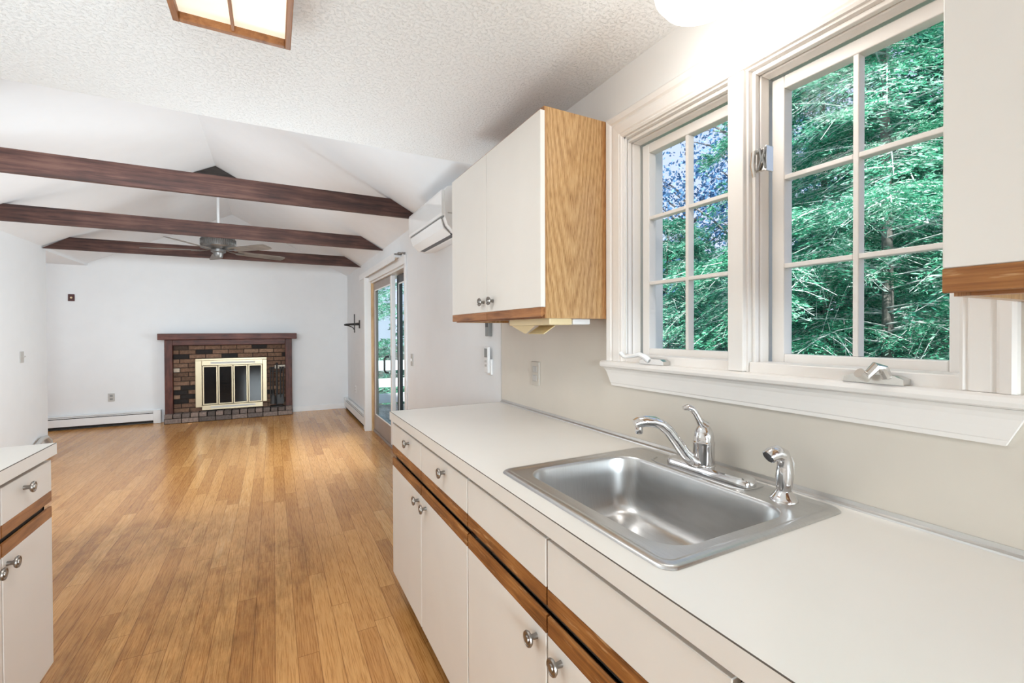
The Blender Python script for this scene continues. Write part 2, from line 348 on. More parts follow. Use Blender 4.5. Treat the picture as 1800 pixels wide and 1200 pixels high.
# ------------------------------------------------------------------ geometry helpers
class MB:
    def __init__(self): self.v = []; self.f = []; self.smooth = []
    def add(self, vs, fs, smooth=False):
        o = len(self.v); self.v += [tuple(p) for p in vs]
        self.f += [tuple(i + o for i in f) for f in fs]; self.smooth += [smooth] * len(fs)
        return self
    def box(self, x0, x1, y0, y1, z0, z1, bev=0.0, seg=2):
        if x0 > x1: x0, x1 = x1, x0
        if y0 > y1: y0, y1 = y1, y0
        if z0 > z1: z0, z1 = z1, z0
        if bev <= 0:
            vs = [(x0,y0,z0),(x1,y0,z0),(x1,y1,z0),(x0,y1,z0),(x0,y0,z1),(x1,y0,z1),(x1,y1,z1),(x0,y1,z1)]
            return self.add(vs, [(0,3,2,1),(4,5,6,7),(0,1,5,4),(1,2,6,5),(2,3,7,6),(3,0,4,7)])
        bm = bmesh.new(); bmesh.ops.create_cube(bm, size=1)
        for v in bm.verts:
            v.co = ((x0+x1)/2 + v.co.x*(x1-x0), (y0+y1)/2 + v.co.y*(y1-y0), (z0+z1)/2 + v.co.z*(z1-z0))
        bmesh.ops.bevel(bm, geom=list(bm.edges), offset=bev, segments=seg, profile=0.5, affect='EDGES')
        bm.verts.index_update()
        self.add([v.co[:] for v in bm.verts], [[v.index for v in f.verts] for f in bm.faces]); bm.free()
        return self
    def prism(self, poly, axis, a, b):
        """poly = 2D points in the plane normal to axis (X:(y,z) Y:(x,z) Z:(x,y)), extruded a..b"""
        n = len(poly)
        def P(p, t):
            return {'X': (t, p[0], p[1]), 'Y': (p[0], t, p[1]), 'Z': (p[0], p[1], t)}[axis]
        vs = [P(p, a) for p in poly] + [P(p, b) for p in poly]
        fs = [tuple(range(n))[::-1], tuple(range(n, 2*n))] + [(i, (i+1) % n, n+(i+1) % n, n+i) for i in range(n)]
        return self.add(vs, fs)
    def tube(self, pts, rad, seg=12, cap=True, flat=1.0):
        pts = [Vector(p) for p in pts]; n = len(pts)
        rs = list(rad) if hasattr(rad, '__len__') else [rad]*n
        t0 = (pts[1]-pts[0]).normalized()
        up = Vector((0,0,1)) if abs(t0.z) < 0.9 else Vector((1,0,0))
        u = t0.cross(up).normalized(); vs = []
        for i, p in enumerate(pts):
            t = (pts[min(i+1,n-1)] - pts[max(i-1,0)]).normalized()
            u = (u - t*u.dot(t)).normalized(); w = t.cross(u)
            for k in range(seg):
                a = 2*math.pi*k/seg
                vs.append(p + u*math.cos(a)*rs[i] + w*math.sin(a)*rs[i]*flat)
        fs = [(i*seg+k, i*seg+(k+1) % seg, (i+1)*seg+(k+1) % seg, (i+1)*seg+k) for i in range(n-1) for k in range(seg)]
        self.add(vs, fs, True)
        if cap:
            o = len(self.v) - len(vs)
            self.f.append(tuple(o+k for k in range(seg))[::-1]); self.smooth.append(False)
            self.f.append(tuple(o+(n-1)*seg+k for k in range(seg))); self.smooth.append(False)
        return self
    def lathe(self, prof, c, axis=(0,0,1), seg=28, smooth=True):
        """prof = list of (r, h) along axis from c"""
        ax = Vector(axis).normalized(); q = Vector((0,0,1)).rotation_difference(ax); c = Vector(c); n = len(prof); vs = []
        for r, h in prof:
            for k in range(seg):
                a = 2*math.pi*k/seg
                vs.append(c + q @ Vector((r*math.cos(a), r*math.sin(a), h)))
        fs = [(i*seg+k, i*seg+(k+1) % seg, (i+1)*seg+(k+1) % seg, (i+1)*seg+k) for i in range(n-1) for k in range(seg)]
        o = len(self.v)
        self.add(vs, fs, smooth)
        if prof[0][0] > 1e-5: self.f.append(tuple(o+k for k in range(seg))[::-1]); self.smooth.append(False)
        if prof[-1][0] > 1e-5: self.f.append(tuple(o+(n-1)*seg+k for k in range(seg))); self.smooth.append(False)
        return self
    def rings(self, rings, cap_end=True, cap_start=False, smooth=True):
        n = len(rings[0]); o = len(self.v)
        vs = [p for r in rings for p in r]
        fs = [(i*n+k, i*n+(k+1) % n, (i+1)*n+(k+1) % n, (i+1)*n+k) for i in range(len(rings)-1) for k in range(n)]
        self.add(vs, fs, smooth)
        if cap_end: self.f.append(tuple(o+(len(rings)-1)*n+k for k in range(n))); self.smooth.append(False)
        if cap_start: self.f.append(tuple(o+k for k in range(n))[::-1]); self.smooth.append(False)
        return self
    def build(self, name, mat, parent=None, origin=None, sharp=35):
        if origin is None:
            p = parent
            if p is not None:
                while p.parent is not None: p = p.parent
                origin = Vector(p.location)
            else:
                xs = list(zip(*self.v)); origin = Vector(((min(xs[0])+max(xs[0]))/2, (min(xs[1])+max(xs[1]))/2, min(xs[2])))
        origin = Vector(origin)
        me = bpy.data.meshes.new(name)
        me.from_pydata([tuple(Vector(v)-origin) for v in self.v], [], self.f)
        me.polygons.foreach_set('use_smooth', self.smooth)
        me.materials.append(mat); me.update()
        bm = bmesh.new(); bm.from_mesh(me); bmesh.ops.recalc_face_normals(bm, faces=bm.faces[:])
        if any(self.smooth):
            for e in bm.edges:
                if len(e.link_faces) == 2 and e.calc_face_angle(0) > R(sharp): e.smooth = False
        bm.to_mesh(me); bm.free()
        o = bpy.data.objects.new(name, me); COL.objects.link(o)
        if parent is None: o.location = origin
        else: o.parent = parent
        return o

def tag(o, label=None, cat=None, group=None, kind=None):
    if label: o['label'] = label
    if cat: o['category'] = cat
    if group: o['group'] = group
    if kind: o['kind'] = kind
    return o
def thing(name, label, cat, loc, group=None):
    o = bpy.data.objects.new(name, None); o.empty_display_size = 0.05; COL.objects.link(o); o.location = loc
    return tag(o, label, cat, group)
def struct_root(name, loc):
    o = bpy.data.objects.new(name, None); o.empty_display_size = 0.05; COL.objects.link(o); o.location = loc
    o['kind'] = 'structure'; return o
def struct(name, mb, mat):
    o = mb.build(name, mat); o['kind'] = 'structure'; return o

# ------------------------------------------------------------------ constants of the place
WX = 1.153                      # window wall face
CH = 2.283                      # kitchen ceiling
KY = 2.44                       # where the flat kitchen ceiling ends
FY = 8.30                       # fireplace wall
LX = -2.26                      # left living room wall
PZ = 2.285                      # plate height under the slopes
RX, RZ = -0.545, 3.155          # ridge
CT = 0.914                      # counter top
LE = 6.99                       # end of left wall
# ------------------------------------------------------------------ room shell
o = MB().box(-4.2, 1.33, -4.1, 8.45, -0.05, 0).build('floor', M['floor'], origin=(0, 0, 0)); o['kind'] = 'structure'
w = MB()
T = 1.33
w.box(WX, T, -4.1, 0.342, 0, PZ).box(WX, T, 1.304, 4.40, 0, PZ).box(WX, 1.245, 6.20, 8.45, 0, PZ)
w.box(WX, T, 0.342, 1.304, 0, 1.195).box(WX, T, 0.342, 1.304, 2.03, PZ).box(WX, T, 0.806, 0.840, 1.195, 2.03).box(WX, T, 4.40, 6.20, 2.0, PZ)
struct('wall_right', w, M['wall'])
# kitchen part of that wall carries warmer paint (a thin skin over it above the laminate)
w = MB()
w.box(WX-0.002, WX+0.004, -4.0, 0.36, 1.1, CH).box(WX-0.002, WX+0.004, 1.28, 2.305, 1.1, CH).box(WX-0.002, WX+0.004, 0.36, 1.28, 2.03, CH)
struct('wall_right_paint', w, M['kwall'])
w = MB().prism([(-4.1, 0), (1.33, 0), (1.33, PZ-0.09), (WX, PZ), (RX, RZ), (LX, PZ), (LX, 2.25), (-4.1, 2.25)], 'Y', FY, FY+0.12)
struct('wall_far', w, M['wall'])
struct('wall_left', MB().box(LX-0.12, LX, KY-0.1, LE, 0, PZ+0.02), M['wall'])
struct('wall_alcove', MB().box(-4.2, -4.1, KY, FY+0.1, 0, 2.27), M['wall'])
struct('wall_rear', MB().box(-1.5, 1.33, -4.1, -4.0, 0, CH), M['kwall'])
struct('wall_kitchen', MB().box(-1.45, -1.33, -4.0, 2.2, 0, CH), M['kwall'])
struct('wall_return', MB().box(-4.1, -1.33, 2.2, 2.34, 0, CH), M['wall'])
struct('ceiling', MB().box(-4.1, T, -4.1, KY, CH, CH+0.02), M['ceil'])
w = MB()
sl = 0.06
w.prism([(WX+0.1, PZ-0.052), (RX, RZ), (RX, RZ+sl), (WX+0.1, PZ-0.052+sl)], 'Y', KY-0.02, FY+0.05)
w.prism([(LX-0.02, PZ-0.01), (RX, RZ), (RX, RZ+sl), (LX-0.02, PZ+sl)], 'Y', KY-0.02, FY+0.05)
struct('ceiling_vault', w, M['vault'])
struct('ceiling_alcove', MB().box(-4.1, LX, LE, FY+0.05, 2.25, 2.30).box(-4.1, LX-0.11, KY-0.1, LE, 2.25, 2.30), M['vault'])
struct('wall_gable', MB().prism([(WX+.1, CH+0.001), (WX+.1, CH+0.06), (RX, RZ+0.08), (LX-.1, CH+0.06), (LX-.1, CH+0.001)], 'Y', KY-0.06, KY), M['wall'])
# baseboards
struct('baseboard_back', MB().box(0.29, WX, FY-0.014, FY, 0, 0.085), M['white'])
struct('baseboard_right', MB().box(WX-0.014, WX, 2.35, 4.35, 0, 0.085), M['white'])

# ------------------------------------------------------------------ ceiling beams
beam_labels = ['dark brown ceiling beam nearest the kitchen, longest in view',
               'dark brown ceiling beam in the middle, just in front of the fan motor',
               'dark brown ceiling beam farthest back, behind the ceiling fan']
for (y, zb, zt), lb in zip(((3.82, 2.283, 2.425), (5.40, 2.270, 2.413), (6.89, 2.262, 2.402)), beam_labels):
    s_ = (RZ-PZ)/(WX-RX)
    xr = lambda z: WX - (z-PZ)/s_ - 0.004
    xl = lambda z: LX + (z-PZ)/s_ + 0.004
    p = [(min(xr(zb), WX-0.002), zb), (xr(zt), zt), (xl(zt), zt), (max(xl(zb), LX+0.002), zb)]
    o = MB().prism(p, 'Y', y, y+0.04).build('ceiling_beam', M['beam'])
    tag(o, lb, 'beam', 'ceiling beams of the living room')

# ------------------------------------------------------------------ ceiling fan
FX, FYY = -0.545, 6.2
fan = thing('ceiling_fan', 'pewter ceiling fan with five grey-brown blades on a thin down rod', 'ceiling fan', (FX, FYY, 2.25))
MB().prism([(RX-0.42, RZ-0.218), (RX, RZ-0.004), (RX+0.42, RZ-0.218)], 'Y', FYY-0.24, FYY+0.04).build('mounting_block', M['ridgewood'], fan)
MB().tube([(FX, FYY, 2.40), (FX, FYY, 3.02)], 0.014, 12).build('down_rod', M['white'], fan)
hub = MB()
prof = [(0.02, 0.17), (0.10, 0.168), (0.165, 0.150), (0.172, 0.135), (0.172, 0.055), (0.160, 0.042), (0.10, 0.030), (0.06, 0.02)]
hub.lathe(prof, (FX, FYY, 2.25), seg=40)
hm = hub.build('motor_housing', M['fanmetal'], fan)
rb = MB()
for k in range(48):
    a = 2*math.pi*k/48
    rb.tube([(FX+0.173*math.cos(a), FYY+0.173*math.sin(a), 2.31), (FX+0.173*math.cos(a), FYY+0.173*math.sin(a), 2.38)], 0.0045, 6)
rb.build('ribbing', M['fanmetal'], hm)
MB().lathe([(0.075, 0.02), (0.075, -0.01), (0.05, -0.02), (0.045, -0.055), (0.036, -0.07), (0.0, -0.075)], (FX, FYY, 2.25), seg=24).build('switch_cup', M['fanmetal'], fan)
cam_rt = Vector((math.cos(R(27.85)), -math.sin(R(27.85)), 0)); cam_fw = Vector((math.sin(R(27.85)), math.cos(R(27.85)), 0))
for phi in (125, 197, 269, 341, 53):
    d = cam_rt*math.cos(R(phi)) + cam_fw*math.sin(R(phi)); s2 = Vector((-d.y, d.x, 0))
    c = Vector((FX, FYY, 2.255))
    tl = Vector((0,0,-0.20))
    def bp(r, wv, dz=0): return c + d*r + (s2 + tl*1.0).normalized()*wv + Vector((0,0,dz))
    out = [(0.20, -0.052), (0.24, -0.058), (0.66, -0.072), (0.735, -0.062), (0.75, -0.03), (0.75, 0.03), (0.735, 0.062), (0.66, 0.072), (0.24, 0.058), (0.20, 0.052)]
    n = len(out)
    mb = MB().add([bp(r, wv, -0.003) for r, wv in out] + [bp(r, wv, 0.003) for r, wv in out],
                  [tuple(range(n))[::-1], tuple(range(n, 2*n))] + [(i, (i+1) % n, n+(i+1) % n, n+i) for i in range(n)])
    b_ = mb.build('blade', M['blade'], fan)
    MB().tube([c+d*0.07+Vector((0,0,0.015)), c+d*0.13+Vector((0,0,0.0)), c+d*0.19+Vector((0,0,-0.006)), c+d*0.27+Vector((0,0,-0.006))], [0.014, 0.012, 0.018, 0.022], 8, flat=0.4).build('blade_iron', M['fanmetal'], b_)

# ------------------------------------------------------------------ fireplace
fp = thing('fireplace', 'brick fireplace with dark wood mantel and brass framed glass doors', 'fireplace', (-0.555, FY, 0))
X0, X1 = -1.385, 0.272
MB().box(-1.455, 0.342, 8.06, FY-0.001, 1.212, 1.302, 0.006).build('mantel_shelf', M['mantel'], fp)
MB().box(X0, X0+0.095, 8.12, FY-0.001, 0.0, 1.212, 0.006).build('surround_post', M['post'], fp)
MB().box(X1-0.095, X1, 8.12, FY-0.001, 0.0, 1.212, 0.006).build('surround_post', M['post'], fp)
MB().box(X0+0.095, X1-0.095, 8.12, FY-0.001, 1.128, 1.212, 0.006).build('header_board', M['mantel'], fp)
MB().box(X0+0.095, X1-0.095, 8.20, FY-0.001, 0.0, 1.128).build('mortar_bed', M['mortar'], fp)
br = MB(); rs = random.Random(3)
bh, gp = 0.056, 0.010
DX0, DX1, DZ0, DZ1 = -1.02, -0.085, 0.20, 0.925
z = 0.14; rowi = 0
while z < 1.10:
    x = X0+0.095 - (0.1 if rowi % 2 else 0.0) - rs.random()*0.03
    while x < X1-0.095:
        xa, xb = max(x, X0+0.097), min(x+0.195, X1-0.097)
        if xb-xa > 0.02 and not (xa > DX0+0.02 and xb < DX1-0.02 and z > DZ0 and z+bh < DZ1):
            br.box(xa, xb, 8.188 - rs.random()*0.006, 8.22, z, min(z+bh, 1.127), 0.003, 1)
        x += 0.195+gp
    z += bh+gp; rowi += 1
br.build('brick_face', M['brick'], fp)
MB().box(X0, X1, 8.055, 8.19, 0, 0.075).build('hearth_base', M['mortar'], fp)
hb = MB()
n = 16; wdt = (X1-X0)/n
for k in range(n):
    hb.box(X0+k*wdt+0.006, X0+(k+1)*wdt-0.006, 8.04, 8.188, 0.078, 0.14 - rs.random()*0.004, 0.006, 2)
n = 8; wdt = (X1-X0)/n
for k in range(n):
    hb.box(X0+k*wdt+0.006, X0+(k+1)*wdt-0.006, 8.046, 8.07, 0.006, 0.070, 0.004, 1)
hb.build('hearth_bricks', M['hearth'], fp)
MB().box(DX0+0.1, DX1-0.1, 8.182, 8.19, DZ0+0.1, DZ1-0.14).build('firebox', M['firebox'], fp)
fr = MB()
fr.box(DX0, DX1, 8.14, 8.185, DZ1-0.03, DZ1, 0.004).box(DX0, DX0+0.08, 8.14, 8.185, DZ0, DZ1-0.03, 0.004).box(DX1-0.058, DX1, 8.14, 8.185, DZ0+0.03, DZ1-0.035, 0.004)
fr.box(DX0+0.08, DX1-0.058, 8.150, 8.185, DZ1-0.105, DZ1-0.03, 0.003).box(DX0+0.08, DX1-0.058, 8.130, 8.185, DZ0-0.045, DZ0+0.025, 0.003)
scr = fr.build('screen_frame', M['brass'], fp)
MB().box(DX0+0.19, DX1-0.16, 8.146, 8.151, DZ1-0.082, DZ1-0.055).build('vent_slot', M['plate'], scr)
MB().box(DX0+0.19, DX1-0.16, 8.126, 8.131, DZ0-0.018, DZ0+0.008).build('vent_slot', M['plate'], scr)
ax0, ax1 = DX0+0.085, DX1-0.062
pw = (ax1-ax0)/4
for k in range(4):
    a, b2 = ax0+k*pw+0.004, ax0+(k+1)*pw-0.004
    y0 = 8.15
    d = MB(); s3 = 0.017
    z0, z1 = DZ0+0.03, DZ1-0.11
    d.box(a, a+s3, y0, y0+0.015, z0, z1, 0.002).box(b2-s3, b2, y0, y0+0.015, z0, z1, 0.002).box(a+s3, b2-s3, y0, y0+0.015, z0, z0+s3, 0.002).box(a+s3, b2-s3, y0, y0+0.015, z1-s3, z1, 0.002)
    dd = d.build('glass_door', M['brass'], fp)
    MB().box(a+s3, b2-s3, y0+0.005, y0+0.009, z0+s3, z1-s3).build('pane', M['smokeglass'], dd)
# fire tools on the hearth
ft = thing('fireplace_tool_set', 'black iron fireplace tool set standing on the right of the brick hearth', 'fireplace tools', (0.055, 8.10, 0.14))
MB().lathe([(0.10, 0), (0.10, 0.016), (0.06, 0.02), (0.0, 0.028)], (0.055, 8.10, 0.1405)).build('base', M['black'], ft)
MB().tube([(0.055, 8.10, 0.16), (0.055, 8.10, 0.80)], 0.014, 10).lathe([(0, 0), (0.018, 0.012), (0.02, 0.03), (0, 0.05)], (0.055, 8.10, 0.79)).build('pole', M['black'], ft)
MB().tube([(-0.035, 8.10, 0.70), (0.145, 8.10, 0.70)], 0.009, 8).build('crossbar', M['black'], ft)
for i, (dx, nm) in enumerate(((-0.035, 'poker'), (0.0, 'brush'), (0.105, 'shovel'), (0.145, 'tongs'))):
    mb = MB().tube([(0.055*0+dx+0.0, 8.085, 0.28), (dx, 8.085, 0.70), (dx, 8.085, 0.77)], [0.010, 0.010, 0.020], 8)
    if nm == 'brush': mb.lathe([(0.0, 0), (0.045, 0), (0.036, 0.12), (0.010, 0.16)], (dx, 8.085, 0.19), seg=14)
    elif nm == 'shovel': mb.box(dx-0.05, dx+0.05, 8.082, 8.088, 0.18, 0.33, 0.002)
    else: mb.tube([(dx, 8.085, 0.28), (dx+0.012, 8.085, 0.24), (dx+0.004, 8.085, 0.20)], 0.006, 8)
    mb.build(nm, M['black'], ft)
o = MB().prism([(-1.085, 7.93), (-1.055, 7.925), (-1.04, 7.945), (-1.075, 7.955)], 'Z', 0.001, 0.012).build('wood_chip', simple('pale_chip', srgb(224, 170, 120), 0.6))
tag(o, 'tiny pale wood chip on the floor in front of the hearth', 'wood chip')

# ------------------------------------------------------------------ baseboard heaters
def heater(label, a, b, along, face, near_cap=True):
    """along 'X' on far wall (faces -Y) or 'Y' on right wall (faces -X)"""
    def bx(mb, s0, s1, d0, d1, z0, z1, bev=0.0):
        if along == 'X': mb.box(s0, s1, face-d1, face-d0, z0, z1, bev)
        else: mb.box(face-d1, face-d0, s0, s1, z0, z1, bev)
        return mb
    root = thing('baseboard_heater', label, 'heater', ((a+b)/2, face-0.03, 0) if along == 'X' else (face-0.03, (a+b)/2, 0), 'baseboard heaters of the living room')
    m1 = MB(); bx(m1, a, b, 0.002, 0.012, 0.02, 0.185); bx(m1, a, b, 0.002, 0.055, 0.172, 0.185, 0.003); m1.build('back_panel', M['white'], root)
    m1 = MB(); bx(m1, a, b, 0.055, 0.065, 0.045, 0.145, 0.003); bx(m1, a, b, 0.050, 0.062, 0.155, 0.166, 0.002); m1.build('front_cover', M['white'], root)
    m1 = MB(); bx(m1, a+0.01, b-0.01, 0.014, 0.05, 0.012, 0.16); m1.build('fin_core', M['firebox'], root)
    for s0, s1 in ((a, a+0.05), (b-0.09, b)):
        m1 = MB(); bx(m1, s0, s1, 0.0015, 0.069, 0.002, 0.19, 0.004); m1.build('end_cap', M['white'], root)
    return root
heater('long white baseboard heater on the far wall left of the fireplace', -3.6, -1.45, 'X', FY)
heater('white baseboard heater on the right wall between far corner and patio door', 6.32, 8.28, 'Y', WX)

# ------------------------------------------------------------------ small wall plates
def plate_far(name, label, cat, cx, cz, w_, h_, mat, extra=None):
    root = thing(name, label, cat, (cx, FY, cz-h_/2))
    MB().box(cx-w_/2, cx+w_/2, FY-0.010, FY-0.0005, cz-h_/2, cz+h_/2, 0.003).build('plate', mat, root)
    return root
r_ = plate_far('wall_plate', 'small dark red wall plate with a pale button, high on the far wall', 'wall plate', -2.43, 1.80, 0.068, 0.095, M['redwood'])
MB().lathe([(0.013, 0), (0.011, 0.006), (0, 0.008)], (-2.43, FY-0.010, 1.80), (0, -1, 0), 16).build('button', M['cream'], r_)
r_ = plate_far('wall_outlet', 'grey electrical outlet low on the far wall above the heater', 'outlet', -2.02, 0.405, 0.072, 0.115, M['plate'])
MB().box(-2.037, -2.003, FY-0.013, FY-0.009, 0.415, 0.442, 0.002).box(-2.037, -2.003, FY-0.013, FY-0.009, 0.368, 0.395, 0.002).build('socket', M['grey'], r_)
r_ = thing('wall_outlet', 'pale outlet low on the right wall behind the patio door casing', 'outlet', (WX, 7.45, 0.36))
MB().box(WX-0.008, WX-0.0005, 7.415, 7.487, 0.36, 0.475, 0.003).build('plate', M['white'], r_)
MB().box(WX-0.011, WX-0.007, 7.434, 7.468, 0.425, 0.452, 0.002).box(WX-0.011, WX-0.007, 7.434, 7.468, 0.38, 0.407, 0.002).build('socket', M['plate'], r_)
r_ = thing('light_switch', 'white toggle light switch on the left living room wall', 'light switch', (LX, 6.40, 1.0))
MB().box(LX+0.0005, LX+0.008, 6.365, 6.437, 1.015, 1.13, 0.003).build('plate', M['plate'], r_)
MB().prism([(LX+0.008, 1.066), (LX+0.03, 1.074), (LX+0.03, 1.084), (LX+0.008, 1.082)], 'Y', 6.395, 6.407).build('toggle', M['plate'], r_)
r_ = thing('light_switch', 'white switch plate beside the near edge of the patio door', 'light switch', (WX, 4.18, 1.0))
MB().box(WX-0.008, WX-0.0005, 4.14, 4.21, 0.995, 1.11, 0.003).build('plate', M['plate'], r_)
MB().box(WX-0.018, WX-0.007, 4.170, 4.180, 1.04, 1.065, 0.001).build('toggle', M['plastic'], r_)
o = MB().tube([(LX+0.03, 6.98, 0.02), (LX+0.035, 6.93, 0.11), (LX+0.04, 6.83, 0.165), (LX+0.04, 6.72, 0.165), (LX+0.04, 6.62, 0.13), (LX+0.03, 6.5, 0.06), (LX+0.03, 6.42, 0.02)], 0.022, 10).build('heating_pipe', M['plate'])
tag(o, 'grey curved pipe at the foot of the left wall, just above the left counter', 'pipe')

# black wall bracket on right wall
r_ = thing('wall_bracket', 'black metal bracket standing out from the right wall left of the patio door', 'bracket', (WX, 7.05, 1.33))
MB().box(WX-0.012, WX-0.0005, 7.02, 7.08, 1.37, 1.49, 0.003).build('wall_plate', M['black'], r_)
MB().tube([(WX-0.01, 7.05, 1.435), (1.06, 7.05, 1.43), (0.96, 7.05, 1.425), (0.93, 7.05, 1.42)], [0.022, 0.018, 0.014, 0.008], 10).build('arm', M['black'], r_)
MB().box(1.068, 1.082, 7.03, 7.044, 1.305, 1.58, 0.002).build('upright', M['black'], r_)
MB().tube([(1.075, 7.048, 1.35), (1.05, 7.048, 1.385), (1.0, 7.048, 1.405), (0.94, 7.048, 1.415)], 0.007, 8).build('brace', M['black'], r_)

# ------------------------------------------------------------------ mini split
ms = thing('air_conditioner', 'white wall mounted air conditioner with glossy front above the patio wall', 'air conditioner', (WX, 3.1, 1.93))
Y0, Y1 = 2.70, 3.50
prof = [(WX-0.001, 1.945), (1.07, 1.935), (1.015, 1.945), (0.975, 1.985), (0.958, 2.03), (0.957, 2.195), (0.97, 2.222), (1.0, 2.232), (WX-0.001, 2.235)]
MB().prism(prof, 'Y', Y0, Y1).build('body', M['plastic'], ms)
MB().prism([(0.958, 2.045), (0.958, 2.20), (0.944, 2.205), (0.940, 2.19), (0.940, 2.06), (0.944, 2.045)], 'Y', Y0+0.014, Y1-0.014).build('front_panel', M['gloss'], ms)
MB().prism([(0.952, 2.028), (0.968, 1.978), (1.008, 1.940), (1.012, 1.934), (0.962, 1.972), (0.945, 2.03)], 'Y', Y0+0.05, Y1-0.05).build('louver', M['plastic'], ms)
MB().prism([(0.9515, 2.042), (0.9515, 2.034), (0.958, 2.034), (0.958, 2.042)], 'Y', Y0+0.02, Y1-0.02).build('shadow_gap', M['grey'], ms)
MB().prism([(1.016, 1.938), (1.05, 1.933), (1.05, 1.94), (1.016, 1.946)], 'Y', Y0+0.06, Y1-0.06).build('outlet_slot', M['dark'], ms)
MB().box(0.975, 1.05, Y0-0.0015, Y0+0.002, 2.055, 2.062).build('side_mark', M['plate'], ms)

# remotes on the wall
r_ = thing('remote_control', 'white air conditioner remote in a holder on the wall beside the backsplash', 'remote control', (WX, 2.46, 1.06))
MB().box(WX-0.014, WX+0.001, 2.425, 2.492, 1.055, 1.15, 0.005).build('holder', M['plastic'], r_)
rm = MB().box(WX-0.031, WX-0.014, 2.432, 2.485, 1.068, 1.222, 0.004).build('remote', M['plastic'], r_)
MB().box(WX-0.033, WX-0.0305, 2.44, 2.477, 1.16, 1.212).build('screen', M['grey'], rm)
MB().box(WX-0.033, WX-0.0305, 2.447, 2.456, 1.13, 1.142).box(WX-0.033, WX-0.0305, 2.462, 2.471, 1.13, 1.142).box(WX-0.033, WX-0.0305, 2.447, 2.471, 1.105, 1.118).build('buttons', M['plate'], rm)
r_ = thing('thermostat', 'small dark grey wall control just below the upper cabinet', 'wall control', (WX, 2.46, 1.28))
MB().box(WX-0.024, WX+0.001, 2.435, 2.485, 1.285, 1.40, 0.004).build('body', M['grey'], r_)
MB().box(WX-0.026, WX-0.0235, 2.443, 2.477, 1.34, 1.385).build('display', M['dark'], r_)

# ------------------------------------------------------------------ patio door
pd = struct_root('door_1', (1.24, 5.3, 0))
f_ = MB().box(WX+0.005, 1.245, 6.165, 6.199, 0, 1.99)
f_.build('side_jamb', M['tan'], pd)
f_ = MB().box(WX+0.005, T, 4.401, 4.43, 0, 1.99).box(WX+0.005, T, 4.43, 6.165, 1.955, 1.99)
f_.build('head_jamb', M['white'], pd)
MB().box(WX+0.02, T+0.03, 4.43, 6.165, 0.0, 0.03, 0.004).build('sill_track', M['bronze'], pd)
def panel(nm, X, a, b, mat, mat2):
    fr = MB()
    fr.box(X-0.02, X+0.02, b-0.10, b, 0.032, 1.95, 0.003)
    fr.box(X-0.02, X+0.02, a+0.075, b-0.10, 0.032, 0.235, 0.003).box(X-0.02, X+0.02, a+0.075, b-0.10, 1.86, 1.95, 0.003)
    p_ = fr.build(nm, mat, pd)
    MB().box(X-0.021, X+0.021, a, a+0.075, 0.032, 1.95, 0.003).build('lock_stile', mat2, p_)
    MB().box(X-0.023, X-0.019, b-0.10, b-0.085, 0.235, 1.86).box(X-0.023, X-0.019, a+0.075, b-0.09, 0.235, 0.25).box(X-0.023, X-0.019, a+0.075, b-0.09, 1.845, 1.86).build('glazing_bead', M['white'], p_)
    MB().box(X-0.003, X+0.003, a+0.075, b-0.10, 0.235, 1.86).build('glass', M['dglass'], p_)
    return p_
sp_ = panel('sliding_panel', 1.205, 5.13, 6.16, M['bronze'], M['white'])
fx_ = panel('fixed_panel', 1.27, 4.435, 5.16, M['dark'], M['white'])
def dhandle(parent, X, y, z0, z1, mat):
    MB().tube([(X, y, z1), (X-0.035, y, z1-0.005), (X-0.05, y, z1-0.03), (X-0.05, y, z0+0.03), (X-0.035, y, z0+0.005), (X, y, z0)], 0.011, 10).build('handle', mat, parent)
dhandle(sp_, 1.187, 5.30, 0.84, 1.03, M['black'])
MB().box(1.180, 1.1849, 5.155, 5.19, 0.83, 1.05, 0.002).build('lock_plate', M['alu'], sp_)
# door casing and valance
c_ = MB().box(1.075, WX-0.0005, 6.20, 6.275, 0, 2.03, 0.003)
struct('trim_4', c_, M['white'])
struct('trim_5', MB().box(WX-0.022, WX-0.0005, 4.36, 6.20, 1.975, 2.06, 0.003).box(WX-0.018, WX-0.0005, 4.345, 4.405, 0, 1.975, 0.003), M['white'])
va = thing('valance', 'white box valance over the patio door with a metal end bracket', 'valance', (1.11, 5.6, 2.035))
MB().box(1.078, WX-0.0005, 4.57, 6.62, 2.062, 2.105, 0.002).box(1.078, 1.09, 4.57, 6.62, 2.03, 2.062, 0.002).build('box', M['white'], va)
MB().box(1.082, WX-0.001, 4.545, 4.568, 2.085, 2.098, 0.002).tube([(1.10, 4.55, 2.09), (1.10, 4.46, 2.092), (1.13, 4.40, 2.08), (1.14, 4.38, 2.06), (1.14, 4.38, 2.02)], 0.006, 8).box(1.12, WX-0.001, 4.40, 4.46, 2.08, 2.09, 0.002).build('end_bracket', M['pewter'], va)

